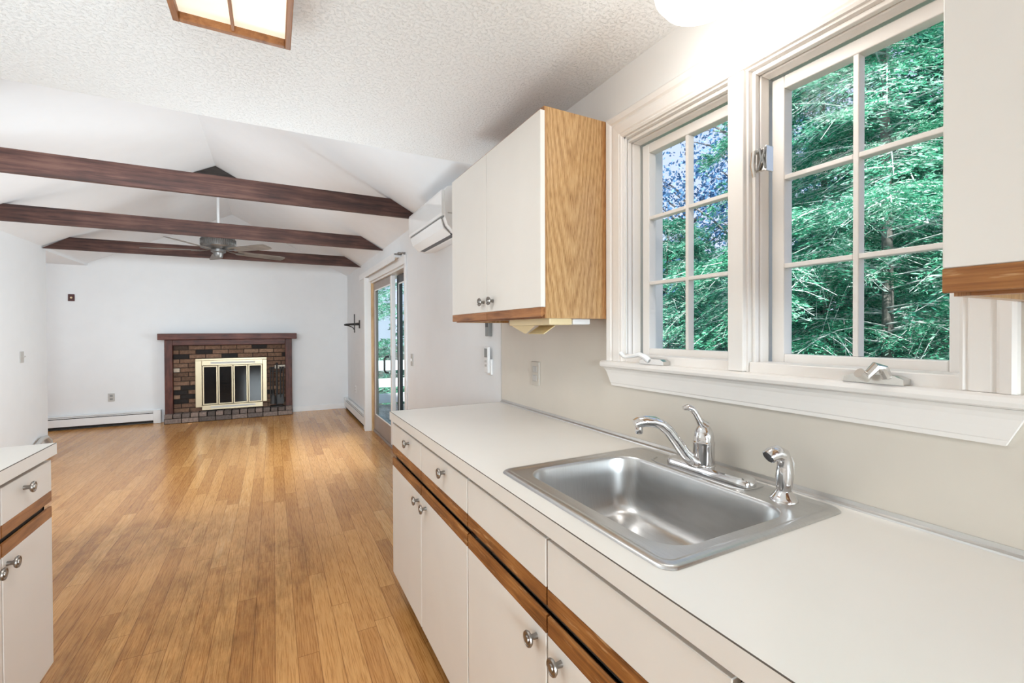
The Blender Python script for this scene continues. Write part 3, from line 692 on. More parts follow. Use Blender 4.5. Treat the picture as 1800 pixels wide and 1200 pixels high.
# ------------------------------------------------------------------ kitchen base cabinets (right run)
FXF = 0.530     # door faces
def knob(c, axis, parent):
    prof = [(0.007, 0.0), (0.006, 0.012), (0.008, 0.016), (0.016, 0.019), (0.0182, 0.023), (0.017, 0.0265), (0.0145, 0.027), (0.0135, 0.0255), (0.009, 0.0255), (0.008, 0.0285), (0, 0.029)]
    return MB().lathe(prof, c, axis, 24).build('knob', M['pewter'], parent)
def fronts(root, cols, sgn, face, oak, lam, zs, knobs):
    """cols = list of (y0,y1,knob_side or None, drawer_knob bool)"""
    ztop, zw1, zw1b, zw2, zw2b, zbot = zs
    back = face - sgn*0.019
    for y0, y1, ks, dk in cols:
        a, b = y0+0.0036, y1-0.0036
        d = MB().box(face, back, a, b, zw1, ztop, 0.0012, 1).build('drawer_front', lam, root)
        # bevelled wooden finger rail under the drawer
        p = [(face, zw1), (back, zw1), (back, zw1b+0.012), (face - sgn*0.004, zw1b), (face, zw1b+0.002)]
        MB().prism(p, 'Y', a, b).build('finger_rail', oak, d)
        if dk: knob((face, dk, zw1+0.072), (sgn, 0, 0), d)
        d = MB().box(face, back, a, b, zbot, zw2b, 0.0012, 1).build('door', lam, root)
        p = [(face, zw2b), (back, zw2b), (back, zw2-0.012), (face - sgn*0.006, zw2), (face, zw2-0.002)]
        MB().prism(p, 'Y', a, b).build('finger_rail', oak, d)
        if ks: knob((face, ks, zw2b-0.029), (sgn, 0, 0), d)
def case(root, y0, y1, face, back_x, sgn, toe=0.10, top=0.872, mat=None):
    m1 = MB()
    f = face - sgn*0.0205
    a, b = y0+0.001, y1-0.001
    m1.box(f, back_x, a, a+0.018, toe, top).box(f, back_x, b-0.018, b, toe, top).box(f, back_x, a, b, toe, toe+0.018).box(f, f-sgn*0.02, a, b, 0.68, 0.72).box(f, f-sgn*0.02, a, b, top-0.035, top)
    m1.box(back_x, back_x+sgn*0.008, a, b, toe, top)
    m1.build('case', mat or M['caseshade'], root)
    MB().box(f-sgn*0.06, f-sgn*0.075, a, b, 0.001, toe).build('toe_kick', M['shadowgap'], root)
ZS = (0.855, 0.747, 0.706, 0.687, 0.645, 0.104)
specs = [('cream base cabinet with two drawers at the far end of the counter', 1.304, 2.302, [(1.304, 1.801, 1.735, 1.515), (1.801, 2.30, 1.838, 1.985)]),
         ('cream sink base cabinet with two blank drawer fronts under the sink', 0.385, 1.303, [(0.385, 0.844, 0.788, 0), (0.844, 1.303, 0.888, 0)]),
         ('cream base cabinet nearest the camera, at the bottom edge of the photo', -0.10, 0.384, [(-0.10, 0.384, 0.33, 0.12)])]
for lb, y0, y1, cols in specs:
    root = thing('base_cabinet', lb, 'cabinet', (0.85, (y0+y1)/2, 0), 'base cabinets under the counter')
    case(root, y0, y1, FXF, WX-0.004, -1)
    fronts(root, [(c[0], c[1], c[2], c[3]) for c in cols], -1, FXF, M['oak'], M['laminate'], ZS, None)

# counter with sink cut-out
ct = thing('countertop', 'cream laminate countertop holding the steel sink along the window wall', 'countertop', (0.83, 0.7, 0.873))
CX0, CY0, CY1 = 0.518, -1.2, 2.305
HX0, HX1, HY0, HY1 = 0.60, 1.055, 0.565, 1.125
m1 = MB()
for a in ((CX0+0.002, HX0, CY0, CY1), (HX1, WX-0.003, CY0, CY1), (HX0, HX1, CY0, HY0), (HX0, HX1, HY1, CY1)):
    m1.box(a[0], a[1], a[2], a[3], 0.8735, CT)
m1.build('slab', M['counter'], ct)
MB().box(CX0, CX0+0.0018, CY0, CY1, 0.8735, CT-0.0012).build('front_edge', M['laminate'], ct)
MB().box(CX0+0.0004, CX0+0.0022, CY0, CY1, CT-0.0012, CT+0.0003).box(CX0, CX0+0.635, CY1-0.0006, CY1+0.0006, CT-0.001, CT+0.0002).build('edge_line', M['seam'], ct)
bs = MB().box(WX-0.0045, WX-0.0022, -1.2, 0.30, CT+0.008, 1.36).box(WX-0.0045, WX-0.0022, 0.30, 1.35, CT+0.008, 1.18).box(WX-0.0045, WX-0.0022, 1.35, 2.303, CT+0.008, 1.36)
struct('wall_backsplash', bs, M['splash'])
struct('trim_6', MB().prism([(WX-0.003, CT), (WX-0.017, CT), (WX-0.016, CT+0.004), (WX-0.007, CT+0.007), (WX-0.006, CT+0.016), (WX-0.003, CT+0.016)], 'Y', -1.2, 2.303), M['alu'])
struct('trim_7', MB().box(WX-0.006, WX-0.0025, 2.3015, 2.3055, CT, 1.36), M['plate'])

# outlet in backsplash
r_ = thing('wall_outlet', 'beige outlet plate on the backsplash under the upper cabinet', 'outlet', (WX-0.005, 1.92, 1.04))
MB().box(WX-0.012, WX-0.0045, 1.882, 1.956, 1.048, 1.164, 0.003).build('plate', M['beigeplate'], r_)
MB().box(WX-0.015, WX-0.0115, 1.902, 1.936, 1.112, 1.142, 0.003).box(WX-0.015, WX-0.0115, 1.902, 1.936, 1.068, 1.098, 0.003).build('socket', M['plate'], r_)

# ------------------------------------------------------------------ sink
def rrect(x0, x1, y0, y1, r, z, n=8):
    pts = []
    for cx, cy, a0 in ((x1-r, y1-r, 0), (x0+r, y1-r, 90), (x0+r, y0+r, 180), (x1-r, y0+r, 270)):
        for k in range(n+1):
            a = R(a0 + 90*k/n); pts.append((cx+r*math.cos(a), cy+r*math.sin(a), z))
    return pts
sk = thing('kitchen_sink', 'brushed steel single bowl drop-in sink set in the counter', 'sink', (0.83, 0.845, 0.74))
sx0, sx1, sy0, sy1 = 0.570, 1.115, 0.535, 1.160
z0 = CT
def ir(i, r, z): return rrect(sx0+i, sx1-i, sy0+i, sy1-i, r, z)
bx0, bx1, by0, by1 = 0.628, 1.005, 0.585, 1.118
def br_(i, r, z): return rrect(bx0+i, bx1-i, by0+i, by1-i, r, z)
rg = [ir(0, .030, z0+.0004), ir(.002, .030, z0+.004), ir(.006, .028, z0+.0062), ir(.016, .024, z0+.0068), ir(.020, .022, z0+.0060), ir(.023, .021, z0+.0040), ir(.028, .020, z0+.0036)]
rg += [br_(-.006, .076, z0+.0036), br_(-.002, .074, z0+.0028), br_(0, .072, z0+.0005), br_(.002, .071, z0-.006), br_(.006, .070, z0-.05), br_(.012, .068, z0-.11), br_(.018, .066, z0-.140), br_(.028, .060, z0-.158), br_(.044, .050, z0-.168), br_(.070, .035, z0-.172)]
cx, cy = 0.80, 0.85
nring = len(rg[0])
def circ(r, z):
    base = br_(.070, .035, 0); out = []
    for p in base:
        a = math.atan2(p[1]-cy, p[0]-cx); out.append((cx+r*math.cos(a), cy+r*math.sin(a), z))
    return out
rg += [circ(.075, z0-.1755), circ(.058, z0-.177)]
MB().rings(rg, cap_end=True).build('basin', M['steel'], sk)
MB().lathe([(0.057, 0.0), (0.055, 0.0035), (0.048, 0.003), (0.042, -0.004), (0.035, -0.007), (0.030, -0.003), (0.012, -0.003), (0.008, 0.004), (0.0, 0.005)], (cx, cy, z0-.1765), seg=32).build('drain', M['nickel'], sk)
MB().tube([(1.112, 0.715, z0+.0045), (1.06, 0.715, z0+.0045), (1.03, 0.722, z0+.0045), (1.018, 0.75, z0+.0045), (1.018, 1.0, z0+.0045), (1.03, 1.03, z0+.0045), (1.06, 1.04, z0+.0045)], 0.0022, 6).build('ledge_bead', M['steel'], sk)

# ------------------------------------------------------------------ faucet
zd = z0 + 0.0042
fc = thing('kitchen_faucet', 'chrome single lever kitchen faucet with long deck plate behind the sink', 'faucet', (1.065, 0.872, zd))
fx, fy = 1.064, 0.868
def plate_ring(i, z):
    return rrect(fx-0.031+i, fx+0.031-i, fy-0.014-0.136+i*1.3, fy-0.014+0.136-i*1.3, 0.0305-i, z, 8)
MB().rings([plate_ring(0, zd), plate_ring(0, zd+.012), plate_ring(.003, zd+.018), plate_ring(.010, zd+.021)], True, True).build('deck_plate', M['chrome'], fc)
MB().lathe([(0.031, 0.016), (0.0305, 0.022), (0.0282, 0.024), (0.0282, 0.076), (0.0292, 0.079), (0.0292, 0.085), (0.0268, 0.088), (0.0268, 0.098), (0.0245, 0.112), (0.018, 0.126), (0.012, 0.132), (0.0, 0.1345)], (fx, fy, zd), seg=32).build('body', M['chrome'], fc)
tip = Vector((0.872, 0.930, 0)); base = Vector((fx, fy, 0)); dv = (tip-base); L_ = dv.length; dn = dv.normalized()
def sp2(t, z): return tuple(base + dn*(L_*t) + Vector((0, 0, zd+z)))
pts = [sp2(0.06, .026), sp2(0.18, .034), sp2(0.30, .058), sp2(0.42, .092), sp2(0.53, .121), sp2(0.64, .139), sp2(0.75, .147), (sp2(0.87, .149)), sp2(0.97, .146), sp2(1.02, .142)]
spt = MB().tube(pts, [.019, .0180, .0160, .0150, .0146, .0148, .0155, .0155, .0150, .0130], 16).build('spout', M['chrome'], fc)
MB().lathe([(0.0105, 0), (0.011, -0.006), (0.0105, -0.018), (0.009, -0.022), (0.0, -0.022)], sp2(0.96, .138), seg=18).build('aerator', M['chrome'], spt)
hd = Vector((-0.60, 0.35, 0)).normalized()
def hp(r, z): return tuple(base + hd*r + Vector((0, 0, zd+z)))
MB().tube([hp(-0.004, .128), hp(0.005, .135), hp(0.013, .147), hp(0.022, .164), hp(0.032, .177), hp(0.045, .182), hp(0.057, .179)], [.019, .0165, .0115, .0110, .0125, .0130, .0090], 14, flat=0.75).build('lever', M['chrome'], fc)
# side sprayer
sy = thing('side_sprayer', 'chrome side sprayer on the sink ledge right of the faucet', 'sprayer', (1.053, 0.637, zd))
px, py = 1.053, 0.637
MB().lathe([(0.0305, -0.0005), (0.0295, 0.004), (0.025, 0.010), (0.0185, 0.018), (0.0165, 0.022)], (px, py, zd), seg=28).build('base_flange', M['chrome'], sy)
gd = Vector((-0.86, 0.30, 0)).normalized()
def gp_(r, z): return tuple(Vector((px, py, zd+z)) + gd*r)
hdl = MB().tube([gp_(0, .020), gp_(0, .028), gp_(-.002, .052), gp_(-.003, .075), gp_(-.002, .092), gp_(.004, .104), gp_(.018, .110), gp_(.032, .106), gp_(.040, .101)], [.0150, .0165, .0190, .0175, .0160, .0170, .0174, .0174, .0160], 18).build('handle', M['chrome'], sy)
ax = (Vector(gp_(.040, .101)) - Vector(gp_(.032, .106))).normalized()
MB().lathe([(0.0135, 0.0), (0.0135, 0.002), (0.010, 0.0022), (0.006, 0.001), (0.0, 0.001)], gp_(.040, .101), ax, 18).build('nozzle', M['dark'], hdl)
MB().tube([gp_(-.016, .100), gp_(-.021, .085), gp_(-.021, .060), gp_(-.0185, .045)], [.004, .006, .006, .003], 10, flat=0.6).build('trigger', M['chrome'], hdl)

# ------------------------------------------------------------------ upper cabinets
def upper(label, y0, y1, splits, knob_at):
    root = thing('upper_cabinet', label, 'cabinet', (1.0, (y0+y1)/2, 1.36), 'upper cabinets on the window wall')
    cxf = 0.853
    zb, zt = 1.360, 2.110
    xb = WX-0.0025
    m1 = MB().box(cxf, xb, y0+0.018, y1-0.018, zt-0.018, zt).box(cxf+0.02, xb, y0+0.018, y1-0.018, zb+0.012, zb+0.028).box(xb-0.006, xb, y0+0.018, y1-0.018, zb+0.03, zt-0.018)
    m1.box(cxf, cxf+0.02, y0+0.018, y1-0.018, zb, zb+0.045).box(cxf, cxf+0.02, y0+0.018, y1-0.018, zt-0.05, zt-0.018)
    m1.build('case', M['oakclean'], root)
    # side panels: own origin so the veneer pattern follows the panel
    for ys, ye in ((y0, y0+0.018), (y1-0.018, y1)):
        p_ = MB().box(cxf, xb, ys, ye, zb, zt).build('side_panel', M['oakpanel'], root, origin=(cxf, ys, zb))
        p_.location = Vector((cxf, ys, zb)) - Vector(root.location)
    for (a, b, ks) in splits:
        d = MB().box(0.830, 0.849, a+0.002, b-0.002, 1.3985, 2.088, 0.0012, 1).build('door', M['laminate'], root)
        MB().prism([(0.830, 1.398), (0.849, 1.398), (0.849, 1.376), (0.834, 1.364), (0.830, 1.366)], 'Y', a+0.002, b-0.002).build('finger_rail', M['oakclean'] if y0 > 1 else M['oak'], d)
        if ks: knob((0.830, ks, 1.443), (-1, 0, 0), d)
    return root
upper('cream and oak upper cabinet left of the window, above the outlet', 1.366, 2.235, [(1.352, 1.806, 1.742), (1.806, 2.235, 1.836)], None)
upper('cream and oak upper cabinet right of the window, cut off by the photo edge', -0.62, 0.275, [(-0.62, -0.17, -0.22), (-0.17, 0.282, -0.12)], None)

# under-cabinet holder
uh = thing('under_cabinet_holder', 'cream under-cabinet holder with a flap hanging open', 'holder', (0.98, 1.48, 1.33))
MB().box(0.885, 0.985, 1.385, 1.70, 1.337, 1.3725, 0.004).build('tray', M['cream'], uh)
MB().box(0.986, 1.065, 1.38, 1.45, 1.338, 1.3595, 0.004).build('end_block', M['plastic'], uh)
MB().add([(0.90, 1.70, 1.336), (0.90, 1.52, 1.336), (0.93, 1.63, 1.305), (0.93, 1.645, 1.304), (0.903, 1.70, 1.333), (0.903, 1.52, 1.333)], [(0, 1, 2, 3), (4, 5, 2, 3), (0, 1, 5, 4)]).prism([(0.93, 1.304), (0.985, 1.337), (0.985, 1.334), (0.934, 1.302)], 'Y', 1.50, 1.62).build('flap', M['cream'], uh)

# ------------------------------------------------------------------ left base cabinet
LF = -0.712
root = thing('base_cabinet', 'white base cabinet at the left edge of the photo under the short counter', 'cabinet', (-1.0, 1.6, 0))
case(root, 0.9, 2.228, LF, -1.325, 1)
MB().box(LF-0.021, -1.325, 2.2285, 2.2305, 0.1, 0.872).build('end_panel', M['lamleft'], root)
fronts(root, [(1.882, 2.229, 1.912, 2.02), (1.40, 1.882, 1.832, 1.62), (0.9, 1.40, 1.44, 1.13)], 1, LF, M['oakclean'], M['lamleft'], (0.856, 0.745, 0.706, 0.690, 0.650, 0.120), None)
ct2 = thing('countertop', 'short white countertop at the left edge of the photo', 'countertop', (-1.0, 1.6, 0.873))
MB().box(-1.325, -0.702, 0.6, 2.238, 0.8735, CT).build('slab', M['counter'], ct2)
MB().box(-0.702, -0.700, 0.6, 2.238, 0.8735, CT-0.0012).build('front_edge', M['lamleft'], ct2)
MB().box(-0.7032, -0.7004, 0.6, 2.238, CT-0.0012, CT+0.0003).build('edge_line', M['seam'], ct2)

# ------------------------------------------------------------------ kitchen windows
ZB, ZT = 1.205, 2.02
def win(nm, y0, y1, crank_y, flip):
    root = struct_root(nm, (1.22, (y0+y1)/2, ZB))
    jx0, jx1 = WX-0.002, T+0.02
    # jambs
    j = MB()
    j.box(jx0, jx1, y0-0.012, y0, ZB-0.01, ZT+0.012).box(jx0, jx1, y1, y1+0.012, ZB-0.01, ZT+0.012).box(jx0, jx1, y0, y1, ZT, ZT+0.012)
    j.build('jamb', M['trim'], root)
    # stops, stepping towards the sash
    s = MB()
    s.box(WX+0.012, WX+0.030, y0, y0+0.010, ZB, ZT, 0.003).box(WX+0.012, WX+0.030, y1-0.010, y1, ZB, ZT, 0.003).box(WX+0.012, WX+0.030, y0+0.01, y1-0.01, ZT-0.012, ZT, 0.003)
    s.box(WX+0.034, WX+0.072, y0, y0+0.012, ZB, ZT, 0.004).box(WX+0.034, WX+0.072, y1-0.012, y1, ZB, ZT, 0.004).box(WX+0.034, WX+0.072, y0+0.012, y1-0.012, ZT-0.014, ZT, 0.004)
    s.build('stop_moulding', M['trim'], root)
    # inner sill apron of the frame
    MB().box(WX-0.001, WX+0.074, y0+0.001, y1-0.001, ZB-0.008, ZB+0.022, 0.003).build('sill_rail', M['trim'], root)
    # sash
    a, b = y0+0.016, y1-0.016
    zb, zt = ZB+0.018, ZT-0.018
    X0_, X1_ = WX+0.076, WX+0.112
    q = 0.034
    f = MB().box(X0_, X1_, a, a+q, zb, zt, 0.003).box(X0_, X1_, b-q, b, zb, zt, 0.003).box(X0_, X1_, a+q, b-q, zb, zb+0.026, 0.003).box(X0_, X1_, a+q, b-q, zt-q, zt, 0.003)
    f.build('sash', M['trim'], root)
    ga, gb, gz0, gz1 = a+q, b-q, zb+0.026, zt-q
    mu = MB(); mw = 0.0125
    mu.box(X0_+0.002, X1_-0.006, (ga+gb)/2-mw/2, (ga+gb)/2+mw/2, gz0, gz1, 0.002)
    for k in (1, 2):
        zc = gz0 + (gz1-gz0)*k/3
        mu.box(X0_+0.002, X1_-0.006, ga, (ga+gb)/2-mw/2, zc-mw/2, zc+mw/2, 0.002).box(X0_+0.002, X1_-0.006, (ga+gb)/2+mw/2, gb, zc-mw/2, zc+mw/2, 0.002)
    mu.build('muntins', M['trim'], root)
    MB().box(X0_+0.016, X0_+0.020, ga-0.003, gb+0.003, gz0-0.003, gz1+0.003).build('glass', M['glass'], root)
    return root
w1 = win('window_1', 0.852, 1.292, 1.15, 1)
w2 = win('window_2', 0.354, 0.794, 0.50, -1)
# crank operators (parts of the windows)
def crank(root, yc, flip):
    X = WX-0.005
    b_ = MB().prism([(yc-0.055, 1.2005), (yc+0.055, 1.2005), (yc+0.052, 1.212), (yc+0.03, 1.220), (yc-0.04, 1.2185), (yc-0.055, 1.212)], 'X', X-0.028, X+0.004).build('crank_housing', M['nickel'], root)
    return b_
h1 = crank(w1, 1.125, 1)
MB().tube([(WX-0.03, 1.135, 1.212), (WX-0.035, 1.15, 1.224), (WX-0.038, 1.172, 1.232), (WX-0.05, 1.22, 1.222), (WX-0.05, 1.236, 1.222), (WX-0.052, 1.252, 1.234)], [.010, .010, .009, .006, .006, .008], 10).build('crank_handle', M['white'], h1)
h2 = crank(w2, 0.492, -1)
MB().tube([(WX-0.03, 0.465, 1.214), (WX-0.036, 0.470, 1.232), (WX-0.045, 0.478, 1.238), (WX-0.058, 0.492, 1.214)], [.010, .010, .010, .008], 10).tube([(WX-0.052, 0.492, 1.212), (WX-0.072, 0.497, 1.224)], [.009, .0105], 14).build('crank_handle', M['nickel'], h2)
# sash lock on the mullion
lk = MB().box(WX-0.006, WX+0.002, 0.742, 0.775, 1.735, 1.795, 0.002)
lk.tube([(WX-0.008, 0.768, 1.79), (WX-0.018, 0.768, 1.785), (WX-0.020, 0.769, 1.75), (WX-0.012, 0.770, 1.722)], [.005, .006, .007, .005], 8)
lk.box(WX-0.010, WX+0.02, 0.738, 0.743, 1.732, 1.798, 0.001)
lo = lk.build('sash_lock', M['nickel'], w2)
MB().tube([(WX-0.012, 0.739, 1.792), (WX-0.016, 0.745, 1.765), (WX-0.012, 0.739, 1.738)], 0.003, 8).tube([(WX-0.012, 0.756, 1.793), (WX-0.012, 0.750, 1.765), (WX-0.012, 0.760, 1.738)], 0.003, 8).build('latch', M['grey'], lo)
# casing around both units and the mullion face
ZBc = 1.2005
P = [(0, 0.0), (0, 0.010), (0.006, 0.014), (0.012, 0.010), (0.016, 0.014), (0.045, 0.017), (0.052, 0.013), (0.058, 0.020), (0.074, 0.024), (0.080, 0.020), (0.080, 0.0)]
cs = MB(); vs = []
for sft, h in P:
    x_ = WX-h-0.0021; zt_ = ZT+0.006+sft*1.1
    vs += [(x_, 1.287+sft, ZBc), (x_, 1.287+sft, zt_), (x_, 0.360-sft*0.97, zt_), (x_, 0.360-sft*0.97, ZBc)]
fs = []
for k in range(len(P)):
    a_, b_ = 4*k, 4*((k+1) % len(P))
    fs += [(a_+q, a_+q+1, b_+q+1, b_+q) for q in range(3)]
fs += [tuple(4*k for k in range(len(P))), tuple(4*k+3 for k in range(len(P)))]
cs.add(vs, fs)
struct('trim_1', cs, M['trim'])
struct('trim_2', MB().box(WX-0.016, WX+0.02, 0.794+0.006, 0.852-0.004, ZBc, ZT+0.003, 0.003), M['trim'])
# stool and apron
struct('trim_3', MB().prism([(WX+0.0, 1.2), (WX-0.030, 1.2), (WX-0.036, 1.196), (WX-0.038, 1.187), (WX-0.036, 1.179), (WX-0.030, 1.175), (WX+0.0, 1.175)], 'Y', 0.262, 1.388), M['trim'])
ap = MB()
Pp = [(-0.005, 1.1745), (-0.029, 1.1745), (-0.023, 1.166), (-0.020, 1.156), (-0.018, 1.140), (-0.0165, 1.119), (-0.0150, 1.117), (-0.0150, 1.108), (-0.005, 1.108)]
def inset(z): return 0.030*(1.1745-z)/(1.1745-1.108)
vs = [(WX+x, 0.268+inset(z), z) for x, z in Pp] + [(WX+x, 1.376-inset(z), z) for x, z in Pp]
n = len(Pp)
ap.add(vs, [tuple(range(n)), tuple(range(n, 2*n))[::-1]] + [(i, (i+1) % n, n+(i+1) % n, n+i) for i in range(n)])
struct('trim_8', ap, M['trim'])

# ------------------------------------------------------------------ lights as fixtures
lf = thing('ceiling_light', 'square wooden ceiling light with glowing frosted panels', 'ceiling light', (-0.092, 1.26, CH))
x0, x1, y0, y1, zb = -0.240, 0.056, 0.965, 1.567, 2.185
f = MB()
t = 0.016
f.box(x0, x0+t, y0, y1, zb, CH-0.001, 0.002).box(x1-t, x1, y0, y1, zb, CH-0.001, 0.002).box(x0+t, x1-t, y0, y0+t, zb, CH-0.001, 0.002).box(x0+t, x1-t, y1-t, y1, zb, CH-0.001, 0.002)
xm = (x0+x1)/2-0.003
f.build('frame', M['oaklight'], lf)
MB().box(xm-0.004, xm+0.004, y0+t, y1-t, zb+0.004, zb+0.02, 0.001).box(x0+t, x1-t, 1.26, 1.268, zb+0.006, zb+0.02, 0.001).build('lattice', M['oaklight'], lf)
MB().box(x0+t, x1-t, y0+t, y1-t, zb+0.022, zb+0.028).build('diffuser', M['lamp'], lf)
gl = thing('globe_light', 'white frosted globe ceiling light above the window', 'ceiling light', (0.95, 0.78, CH))
MB().lathe([(0.075, 0.0), (0.075, -0.02), (0.06, -0.03)], (0.95, 0.78, CH-0.001), seg=32).build('canopy', M['white'], gl)
MB().lathe([(0.06, -0.025), (0.09, -0.040), (0.112, -0.07), (0.118, -0.095), (0.112, -0.125), (0.092, -0.152), (0.055, -0.170), (0.0, -0.177)], (0.95, 0.78, CH-0.001), seg=40).build('globe', M['globe'], gl)

# ------------------------------------------------------------------ outdoors
gnd = MB().add([(1.4, -8, -0.6), (40, -8, -0.6), (40, 45, 1.5), (1.4, 45, -0.6)], [(0, 1, 2, 3)])
struct('ground', gnd, M['soil'])
struct('deck', MB().box(1.36, 5.2, 3.6, 10.2, -0.40, -0.30), M['deckwood'])
rl = thing('deck_railing', 'white deck railing with three wide boards beyond the patio door', 'railing', (3.3, 10.0, -0.30))
for k, (za, zb_) in enumerate(((0.475, 0.69), (0.11, 0.30), (-0.23, -0.03))):
    MB().box(1.40, 5.2, 10.0, 10.04, za, zb_, 0.004).build('rail_board', M['railwhite'], rl)
for x in (1.5, 3.2, 5.1):
    MB().box(x, x+0.09, 10.04, 10.13, -0.30, 0.69, 0.004).build('post', M['railwhite'], rl)

def npmesh(name, V, F, mat, parent):
    V = np.asarray(V, np.float32); F = np.asarray(F, np.int32)
    me = bpy.data.meshes.new(name)
    me.vertices.add(len(V)); me.vertices.foreach_set('co', V.ravel())
    me.loops.add(F.size); me.loops.foreach_set('vertex_index', F.ravel())
    me.polygons.add(len(F)); me.polygons.foreach_set('loop_start', np.arange(0, F.size, F.shape[1], dtype=np.int32))
    me.update(calc_edges=True); me.validate(); me.materials.append(mat)
    o = bpy.data.objects.new(name, me); COL.objects.link(o); o.parent = parent
    return o

def leaves(P, D, rng, ln, wd):
    """quads at P pointing along D (unit) with random roll"""
    n = len(P)
    r = rng.normal(size=(n, 3)); r[:, 2] *= 1.0
    S = np.cross(D, r); S /= np.linalg.norm(S, axis=1)[:, None] + 1e-9
    l = (ln*(0.6+0.8*rng.random(n)))[:, None]; w_ = (wd*(0.7+0.6*rng.random(n)))[:, None]
    V = np.stack([P - S*w_*0.3, P + D*l*0.5 - S*w_, P + D*l, P + D*l*0.5 + S*w_], 1).reshape(-1, 3)
    F = np.arange(4*n).reshape(n, 4)
    return V, F

def hemlock(label, x, y, H, rmax, nb, tw, lv, seed, mat, zlo=0.0, ln=0.035, wd=0.0034, zpow=1.0, base=-0.55):
    rng = np.random.default_rng(seed)
    root = thing('hemlock_tree', label, 'tree', (x, y, base), 'evergreen trees outside')
    tk = MB()
    tk.tube([(x, y, base), (x+0.03, y, base+H*0.3), (x, y+0.03, base+H*0.65), (x, y, base+H)], [0.045*H/7, 0.036*H/7, 0.024*H/7, 0.008], 10)
    tk.build('trunk', M['bark'], root)
    LV = []; LD = []; TW = MB()
    for i in range(nb):
        z = zlo + (H*0.97-zlo)*rng.random()**zpow
        az = rng.random()*2*math.pi
        L = rmax*(1-z/H)**0.75*(0.65+0.5*rng.random())+0.1
        d = np.array([math.cos(az), math.sin(az), 0]); sd = np.array([-d[1], d[0], 0])
        rise = 0.15+0.25*rng.random(); droop = 0.35+0.35*rng.random()
        def spine(t):
            t = np.asarray(t)
            return np.stack([d[0]*L*t, d[1]*L*t, z + L*(rise*t - droop*t*t)], -1)
        ts = np.linspace(0, 1, 7)
        pts = spine(ts)
        TW.tube([tuple(p+np.array([x, y, base])) for p in pts], list(np.linspace(0.0065, 0.0015, 7)*(0.6+L/3)), 4, cap=False)
        n = max(6, int(tw*(0.5+0.5*L/rmax)))
        t = 0.12+0.88*rng.random(n)**0.8
        P0 = spine(t)
        side = np.where(rng.random(n) < 0.5, -1, 1)
        tl = (0.10+0.38*L*(1-t)*0.75+0.08)*(0.6+0.6*rng.random(n))
        fwd = 0.5+0.5*rng.random(n)
        D = sd[None]*side[:, None] + d[None]*fwd[:, None] + np.array([0, 0, 1])[None]*(rng.normal(size=n)*0.22-0.12)[:, None]
        D /= np.linalg.norm(D, axis=1)[:, None]
        # twigs
        k = lv
        s = rng.random((n, k))
        Q = P0[:, None]+D[:, None]*(tl[:, None]*s)[..., None] + np.array([0, 0, -1])*(0.35*tl[:, None]*s*s)[..., None]
        Q = Q + rng.normal(size=Q.shape)*0.012
        E = np.cross(D, np.array([0, 0, 1.0])); E /= np.linalg.norm(E, axis=1)[:, None]+1e-9
        sg = np.where(rng.random((n, k)) < 0.5, -1.0, 1.0)
        DL = D[:, None]*0.8 + E[:, None]*(sg*(0.5+0.4*rng.random((n, k))))[..., None] + np.array([0, 0, 1])*(rng.normal(size=(n, k))*0.25-0.2)[..., None]
        DL /= np.linalg.norm(DL, axis=2)[..., None]
        LV.append(Q.reshape(-1, 3)); LD.append(DL.reshape(-1, 3))
        for q in range(0, n, 3):
            a_ = P0[q]; e_ = P0[q]+D[q]*tl[q]*1.05+np.array([0, 0, -0.3*tl[q]]); m_ = (a_+e_)/2+np.array([0, 0, 0.05*tl[q]])
            off = np.array([x, y, base])
            TW.tube([tuple(a_+off), tuple(m_+off), tuple(e_+off)], [0.0035, 0.0025, 0.001], 3, cap=False)
    P_ = np.concatenate(LV); D_ = np.concatenate(LD)
    V, F = leaves(P_, D_, rng, ln, wd)
    o = npmesh('foliage', V, F, mat, root)
    o['kind'] = 'stuff'
    tw_ = TW.build('twigs', M['twig'], root); tw_['kind'] = 'stuff'
    return root

def leafy(label, x, y, H, r, ncl, lv, seed, mat, zlo, size=0.06, base=-0.5):
    rng = np.random.default_rng(seed)
    root = thing('leafy_tree', label, 'tree', (x, y, base))
    tk = MB().tube([(x, y, base), (x+0.1, y, base+H*0.4), (x, y+0.1, base+H*0.75), (x, y, base+H*0.97)], [0.14, 0.11, 0.06, 0.02], 8)
    C = []
    for i in range(ncl):
        az = rng.random()*2*math.pi; z = zlo+(H-zlo)*rng.random(); rr = r*math.sqrt(max(0.05, 1-((z-zlo)/(H-zlo)*2-0.9)**2*0.8))*(0.35+0.65*rng.random())
        c = np.array([math.cos(az)*rr, math.sin(az)*rr, z]); C.append(c)
        tk.tube([(x, y, base+max(zlo*0.6, z-rr*0.7)), (x+c[0]*0.6, y+c[1]*0.6, base+z-rr*0.2), (x+c[0], y+c[1], base+z)], [0.03, 0.018, 0.006], 5, cap=False)
    tk.build('trunk', M['bark'], root)
    C = np.array(C)
    P = (C[:, None]+rng.normal(size=(ncl, lv, 3))*np.array([0.28, 0.28, 0.2])).reshape(-1, 3)
    D = rng.normal(size=P.shape); D /= np.linalg.norm(D, axis=1)[:, None]
    V, F = leaves(P, D, rng, size, size*0.38)
    o = npmesh('foliage', V, F, mat, root); o['kind'] = 'stuff'
    return root

